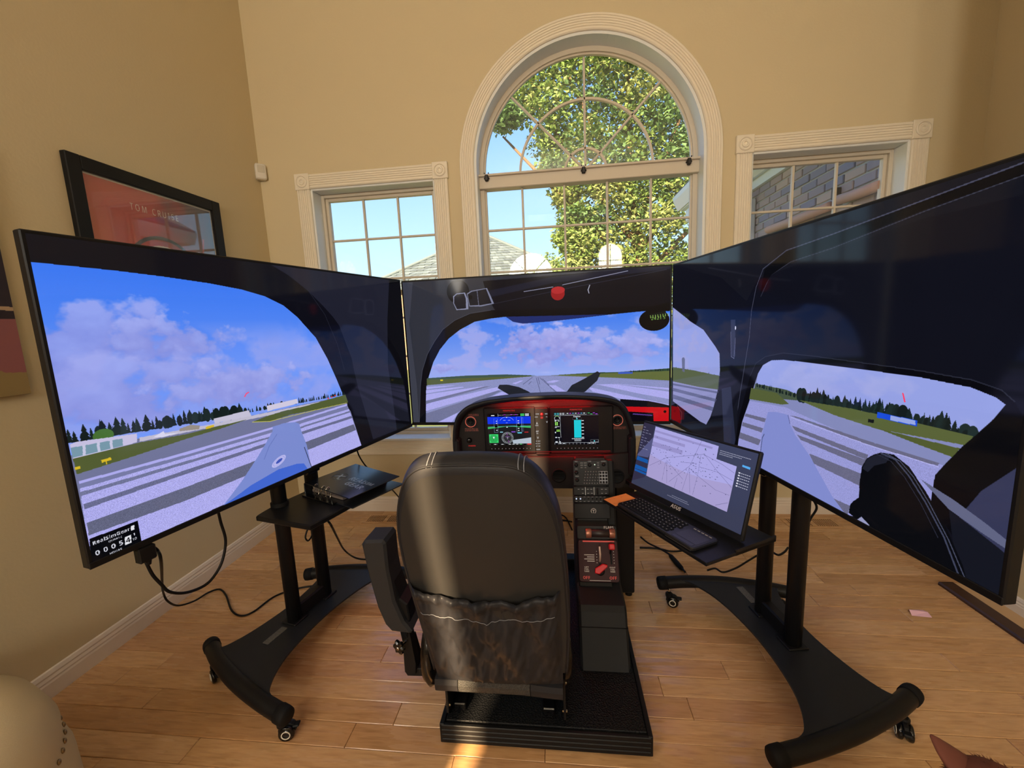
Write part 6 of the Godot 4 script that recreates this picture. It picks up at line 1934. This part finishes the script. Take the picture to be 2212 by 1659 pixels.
func figures():
	var base := Vector3(0.42, 0, -0.5)
	var inv := Transform3D(Basis(), -base)
	var dog := thing("dog", "reddish brown dog with an upright ear standing beside the right stand's near foot", "dog", Transform3D(Basis(), base))
	var hips := Vector3(0.2, 0.34, -0.2)
	var chest := Vector3(0.6, 0.33, -0.585)
	var neck := Vector3(0.7, 0.4, -0.695)
	var head := Vector3(0.795, 0.432, -0.75)
	var side := Vector3(0.69, 0, 0.72)
	var bones := [
		[hips, (hips + chest) / 2 + Vector3(0, -0.005, 0), 0.085, 0.095], [(hips + chest) / 2, chest, 0.095, 0.105], [chest, neck, 0.09, 0.06], [neck, head, 0.058, 0.06],
		[head + Vector3(0.0, 0.0, 0.0), head + Vector3(0.05, -0.01, 0.0), 0.058, 0.05], [head + Vector3(0.05, -0.015, 0.0), head + Vector3(0.135, -0.04, 0.015), 0.038, 0.024],
		[hips, hips + Vector3(-0.14, 0.02, 0.13), 0.03, 0.016], [hips + Vector3(-0.14, 0.02, 0.13), hips + Vector3(-0.22, 0.08, 0.2), 0.018, 0.01],
	]
	for s in [-1.0, 1.0]:
		var h: Vector3 = hips + side * s * 0.06
		var k: Vector3 = h + Vector3(0.05, -0.14, -0.06)
		var ho: Vector3 = h + Vector3(-0.04, -0.25, 0.03)
		bones += [[h, k, 0.06, 0.036], [k, ho, 0.034, 0.018], [ho, Vector3(h.x, 0.02, h.z), 0.018, 0.016], [Vector3(h.x, 0.018, h.z), Vector3(h.x + 0.035, 0.016, h.z - 0.035), 0.018, 0.015]]
		var c: Vector3 = chest + side * s * 0.065 + Vector3(0, -0.04, 0)
		bones += [[c, c + Vector3(-0.02, -0.12, 0.02), 0.05, 0.028], [c + Vector3(-0.02, -0.12, 0.02), Vector3(c.x, 0.06, c.z), 0.026, 0.016], [Vector3(c.x, 0.06, c.z), Vector3(c.x + 0.03, 0.016, c.z - 0.03), 0.017, 0.016]]
	var bm := organism(bones, 0.013, 0.045)
	put("body", bm, M.fur, dog, inv)
	for s in [-1.0, 1.0]:
		var root: Vector3 = head + side * s * 0.036 + Vector3(-0.004, 0.04, 0)
		var tip: Vector3 = root + side * s * 0.012 + Vector3(-0.04, 0.052, -0.012)
		var e := []
		for q in [[-0.15, 0.052, 0.018], [0.2, 0.05, 0.016], [0.5, 0.038, 0.012], [0.75, 0.023, 0.009], [0.92, 0.011, 0.007], [1.0, 0.003, 0.003]]:
			var c: Vector3 = root.lerp(tip, q[0])
			var r := []
			for j in 14: r.append(c + Vector3(0.72, 0, -0.69) * 0.0 + side * s * cos(TAU * j / 14) * q[2] + Vector3(0.72, -0.15, -0.3) * sin(TAU * j / 14) * q[1])
			e.append(r)
		put("ear", MB.new(true).loft(e), M.fur, dog, inv)
		put("eye", MB.new(true).lathe([Vector2(0.0, -0.008), Vector2(0.0065, -0.005), Vector2(0.008, 0.0), Vector2(0.0065, 0.005), Vector2(0.0, 0.008)], 14), M.black_gloss, dog, inv * Transform3D(Basis(), head + side * s * 0.034 + Vector3(0.068, 0.012, -0.01)))
	put("nose", MB.new(true).lathe([Vector2(0.0, -0.011), Vector2(0.01, -0.007), Vector2(0.013, 0.0), Vector2(0.01, 0.007), Vector2(0.0, 0.01)], 14), M.black_gloss, dog, inv * Transform3D(Basis(), head + Vector3(0.158, -0.034, 0.017)))
	# short fur over the head and back
	var arr: Array = dog.get_child(0).mesh.surface_get_arrays(0)
	var vs: PackedVector3Array = arr[Mesh.ARRAY_VERTEX]
	var ns: PackedVector3Array = arr[Mesh.ARRAY_NORMAL]
	var hair := MB.new()
	for k in 9000:
		var i := rng.randi() % vs.size()
		var p := vs[i]
		if p.y < 0.3: continue
		var d := (ns[i] + Vector3(-0.75, -0.1, 0.5) + Vector3(rng.randfn(), rng.randfn(), rng.randfn()) * 0.25).normalized() * rng.randf_range(0.007, 0.013)
		var w := d.cross(Vector3(rng.randf(), rng.randf(), rng.randf())).normalized() * 0.0012
		hair.tri(p - w, p + w, p + d)
	var hm := put("fur", hair, M.fur, dog, inv)
	hm.set_meta("kind", "stuff")


# ---------------------------------------------------------------- outside
func outside():
	structure("ground", MB.new().box(Vector3(-40, -0.9, -60), Vector3(40, -0.6, 10)), mat(c8(96, 112, 62), 0.9))
	# big tree
	var tree := thing("tree", "large yellow green leafy tree filling the arched window", "tree", Transform3D(Basis(), Vector3(3.2, -0.6, -15)))
	var inv := Transform3D(Basis(), -Vector3(3.2, -0.6, -15))
	var blobs := []
	for q in [[1180, 160, 52], [1250, 135, 50], [1320, 130, 50], [1390, 175, 52], [1130, 225, 44], [1200, 235, 55], [1290, 210, 55], [1360, 250, 50], [1440, 250, 50], [1082, 262, 24], [1105, 245, 28], [1195, 305, 46], [1265, 300, 48], [1330, 335, 48], [1400, 325, 52], [1475, 330, 45], [1200, 362, 34], [1250, 385, 42], [1310, 410, 46], [1380, 400, 52], [1455, 400, 48], [1222, 425, 30], [1240, 470, 34], [1290, 480, 42], [1360, 480, 52], [1440, 475, 48], [1222, 515, 26], [1255, 530, 40], [1310, 550, 48], [1390, 560, 52], [1470, 560, 48], [1245, 590, 40], [1330, 620, 60], [1430, 630, 60], [1540, 300, 60], [1560, 450, 60], [1480, 180, 60], [1230, 60, 60], [1340, 50, 60], [1450, 80, 60]]:
		blobs.append(q)
	var made := []
	tree_blobs(tree, inv, blobs, -15.0, 1000, 0.16)
	# trunk and limbs
	var br := MB.new(true)
	br.tube(curve([Vector3(3.2, -0.6, -15.4), Vector3(3.1, 1.5, -15.4), Vector3(2.9, 3.6, -15.4), Vector3(2.6, 6.0, -15.3), Vector3(2.5, 9.5, -15.2)], 6), [0.34, 0.33, 0.32, 0.31, 0.3, 0.29, 0.28, 0.27, 0.26, 0.25, 0.24, 0.23, 0.22, 0.2, 0.18, 0.17, 0.15, 0.14, 0.13, 0.12, 0.11, 0.1, 0.09, 0.08, 0.07], 10)
	put("trunk", br, M.bark, tree, inv)
	for q in [[3.6, -0.6, 7.4, -1.6], [4.4, 0.6, 8.2, -0.4], [3.2, 1.0, 5.2, 0.6], [4.0, 4.4, 7.0, 5.2], [5.2, 0.2, 9.0, 0.6], [3.0, 4.6, 5.0, 5.4], [5.0, 4.2, 9.0, 4.6]]:
		put("limb", MB.new(true).tube(curve([Vector3(2.8, q[0] - 0.6, -15.35), Vector3(lerpf(2.8, q[3], 0.5), lerpf(q[0], q[2], 0.4), -15.0), Vector3(q[3], q[2], -14.7)], 5), [0.13, 0.12, 0.11, 0.1, 0.09, 0.08, 0.07, 0.06, 0.05, 0.04, 0.03], 8), M.bark, tree, inv)
	# small bush by the neighbour's roof
	var bush := thing("shrub", "small green bush in front of the neighbour's roof", "bush", Transform3D(Basis(), Vector3(-0.6, -0.6, -13)))
	tree_blobs(bush, Transform3D(Basis(), -Vector3(-0.6, -0.6, -13)), [[1180, 572, 24], [1205, 580, 26], [1160, 590, 26], [1190, 610, 36]], -13.0, 300, 0.1)
	put("stem", MB.new(true).tube([Vector3(-0.6, -0.6, -13), Vector3(-0.4, 1.4, -13), Vector3(-0.3, 3.0, -13)], [0.09, 0.06, 0.03], 8), M.bark, bush, Transform3D(Basis(), -Vector3(-0.6, -0.6, -13)))
	# neighbour's house with a hipped roof laid in shingle courses
	var hb := Vector3(-3.8, -0.6, -22)
	var hi := Transform3D(Basis(), -hb)
	var house := thing("neighbour_house", "neighbouring house with a grey hipped shingle roof beyond the left window", "house", Transform3D(Basis(), hb))
	put("walls", MB.new().box(Vector3(-8.4, -0.6, -25), Vector3(0.8, 3.1, -18.4)), mat(c8(150, 120, 104), 0.9), house, hi)
	var c0 := Vector3(-8.9, 2.95, -18.0)
	var c1 := Vector3(1.3, 2.95, -18.0)
	var c2 := Vector3(1.3, 2.95, -25.4)
	var c3 := Vector3(-8.9, 2.95, -25.4)
	var r0 := Vector3(-3.7, 5.55, -21.0)
	var r1 := Vector3(-3.2, 5.55, -21.4)
	for fc in [[c0, c1, r0, r1, 18], [c1, c2, r1, r1, 1], [c2, c3, r1, r0, 1], [c3, c0, r0, r0, 1]]:
		var nrm: Vector3 = (fc[1] - fc[0]).cross((fc[2] + fc[3]) / 2 - fc[0]).normalized()
		var cnt: int = fc[4]
		for k in cnt:
			var u0 := float(k) / cnt
			var u1 := float(k + 1) / cnt
			var a0: Vector3 = fc[0].lerp(fc[2], u0)
			var b0: Vector3 = fc[1].lerp(fc[3], u0)
			var a1: Vector3 = fc[0].lerp(fc[2], u1)
			var b1: Vector3 = fc[1].lerp(fc[3], u1)
			if cnt == 1:
				var pm := MB.new()
				pm.quad(a0, b0, b1, a1)
				put("roof_slope", pm, M.shingle[0], house, hi)
				continue
			var mbs := [MB.new(), MB.new(), MB.new()]
			var nt := int((b0 - a0).length() / 0.3)
			for j in nt:
				var lift := nrm * rng.randf_range(0.03, 0.06)
				var p0 := a0.lerp(b0, float(j) / nt)
				var p1 := a0.lerp(b0, (j + 0.93) / nt)
				var q0 := a1.lerp(b1, float(j) / nt)
				var q1 := a1.lerp(b1, (j + 0.93) / nt)
				var mb: MB = mbs[rng.randi() % 3]
				mb.quad(p0 + lift, p1 + lift, q1, q0)
				mb.quad(p0, p1, p1 + lift, p0 + lift)
			for t in 3: tag(put("shingle_course", mbs[t], M.shingle[t], house, hi), "", "", "", "stuff")
			if k == 0:
				var pm := MB.new()
				pm.quad(fc[0], fc[1], fc[3], fc[2])
				put("roof_deck", pm, M.shingle[2], house, hi)
	put("ridge_cap", MB.new(true).tube([c0 + Vector3(0, 0.05, 0), r0 + Vector3(0, 0.05, 0), r1 + Vector3(0, 0.05, 0), c1 + Vector3(0, 0.05, 0)], 0.07, 8), M.shingle[1], house, hi)
	# brick wing of the house, seen through the right window
	var wb := Vector3(2.1, -0.6, -4.2)
	var wi := Transform3D(Basis(), -wb)
	var wing := thing("brick_wing", "brick house wing with white eaves just outside the right window", "building", Transform3D(Basis(), wb))
	put("mortar_wall", MB.new().box(Vector3(2.108, -0.6, -5.6), Vector3(2.4, 3.0, -3.03)), mat(c8(176, 170, 160), 0.9), wing, wi)
	for row in 18:
		var y := 1.68 + 0.073 * row
		var zz := -3.03 - (0.11 if row % 2 else 0.0)
		if row % 2: put("brick", MB.new().box(Vector3(2.098, y, -3.132), Vector3(2.12, y + 0.06, -3.035), 0.004), M.brick[row % 4], wing, wi)
		while zz > -5.55:
			var l := minf(0.205, zz + 5.6)
			if l > 0.06: put("brick", MB.new().box(Vector3(2.1 - rng.randf_range(0.0, 0.006), y, zz - l), Vector3(2.12, y + 0.06, zz), 0.005), M.brick[rng.randi() % 4], wing, wi)
			zz -= 0.218
	var low := MB.new()
	for row in 30:
		for k in 12: low.box(Vector3(2.1, -0.54 + 0.073 * row, -3.25 - 0.2 * k - (0.1 if row % 2 else 0.0)), Vector3(2.12, -0.48 + 0.073 * row, -3.06 - 0.2 * k - (0.1 if row % 2 else 0.0)))
	tag(put("lower_bricks", low, M.brick[1], wing, wi), "", "", "", "stuff")
	put("soffit", MB.new().box(Vector3(1.74, 2.78, -6.3), Vector3(2.4, 2.8, -3.6)), M.eave, wing, wi)
	put("frieze_board", MB.new().box(Vector3(2.06, 2.62, -5.6), Vector3(2.11, 2.79, -3.05)), M.eave, wing, wi)
	put("crown_moulding", MB.new().box(Vector3(1.98, 2.7, -5.62), Vector3(2.07, 2.79, -3.6), 0.03), M.eave, wing, wi)
	var gu := MB.new()
	gu.t = Transform3D(Basis(), Vector3())
	gu.prism(v2([1.74, 2.8, 1.72, 2.79, 1.66, 2.92, 1.65, 2.97, 1.69, 2.97, 1.76, 2.95]), -6.35, -4.6)
	put("gutter", gu, M.eave, wing, wi)
	put("gable_return", MB.new().box(Vector3(1.78, 2.6, -6.2), Vector3(2.2, 2.78, -5.66), 0.02), M.eave, wing, wi)
	put("gable_return", MB.new().box(Vector3(1.84, 2.48, -6.1), Vector3(2.2, 2.6, -5.7), 0.02), M.eave, wing, wi)
	put("roof_slope", MB.new().bar(Vector3(1.68, 2.98, -5.5), Vector3(2.9, 3.7, -5.5), 1.7, 0.05), M.shingle[1], wing, wi)
	var ds := MB.new()
	for k in 8:
		var a := 0.16 * k
		var p := Vector3(2.06 - 0.16 * sin(a), 2.52 + 0.15 * (1.0 - cos(a)), -4.86)
		ds.bar(p, p + Vector3(-0.16 * cos(a), 0.15 * sin(a), 0) * 0.2, 0.075, 0.075, 0.008, Vector3(0, 0, 1))
	put("downspout_elbow", ds, M.eave, wing, wi)
	put("downspout", MB.new().box(Vector3(2.02, -0.5, -4.9), Vector3(2.095, 2.53, -4.82), 0.012), M.eave, wing, wi)
	for k in 3: put("downspout_rib", MB.new().box(Vector3(2.014, -0.5, -4.89 + 0.025 * k), Vector3(2.022, 2.53, -4.88 + 0.025 * k), 0.003), M.eave, wing, wi)
	for q in [[-3.0, -3.42], [-3.52, -4.45]]:
		put("clay_pipe", MB.new(true).tube([Vector3(2.05, 2.12, q[0]), Vector3(2.05, 2.125, (q[0] + q[1]) / 2), Vector3(2.05, 2.14, q[1])], 0.034, 14), M.clay, wing, wi)
	put("pipe_bracket", MB.new().box(Vector3(2.04, 2.16, -3.5), Vector3(2.1, 2.24, -3.47), 0.004), M.clip, wing, wi)


func tree_blobs(tree: Node3D, inv: Transform3D, blobs: Array, depth: float, per: int, size: float):
	var leaf := MB.new()
	leaf.tri(Vector3(0, 0, 0), Vector3(0.36, 0.1, 0.45), Vector3(0, 0, 1))
	leaf.tri(Vector3(0, 0, 0), Vector3(0, 0, 1), Vector3(-0.36, 0.1, 0.45))
	var lm := leaf.done()
	for tone in 3:
		var where := []
		for q in blobs:
			var d := depth + rng.randf_range(-0.9, 0.9)
			var c := spot(q[0], q[1], d)
			var r: float = q[2] * -d / 890.0
			for k in per / 3:
				var v := Vector3(rng.randfn(), rng.randfn(), rng.randfn()).normalized() * r * pow(rng.randf(), 0.4) * rng.randf_range(0.75, 1.25)
				v.y *= 0.85
				where.append(c + v)
		var mm := MultiMesh.new()
		mm.transform_format = MultiMesh.TRANSFORM_3D
		mm.mesh = lm
		mm.instance_count = where.size()
		for k in where.size():
			var b := Basis.from_euler(Vector3(rng.randf_range(-0.9, 0.9), rng.randf() * TAU, rng.randf_range(-0.9, 0.9))).scaled(Vector3.ONE * size * rng.randf_range(0.7, 1.3))
			mm.set_instance_transform(k, Transform3D(b, inv * where[k]))
		var o := MultiMeshInstance3D.new()
		o.name = "foliage"
		o.multimesh = mm
		o.material_override = M.leaf[tone]
		o.set_meta("kind", "stuff")
		tree.add_child(o, true)


func spot(px: float, py: float, z: float) -> Vector3:  # a point of the garden at that depth, from measurements taken on the photograph
	var d := Vector3(0.9935, -0.0432, -0.10528) * (px - 1106.0) - Vector3(0.02695, 0.98814, -0.15115) * (py - 829.5) - Vector3(0.11056, 0.14733, 0.98289) * 902.4
	return Vector3(0, 1.37, 0) + d * (z / d.z)
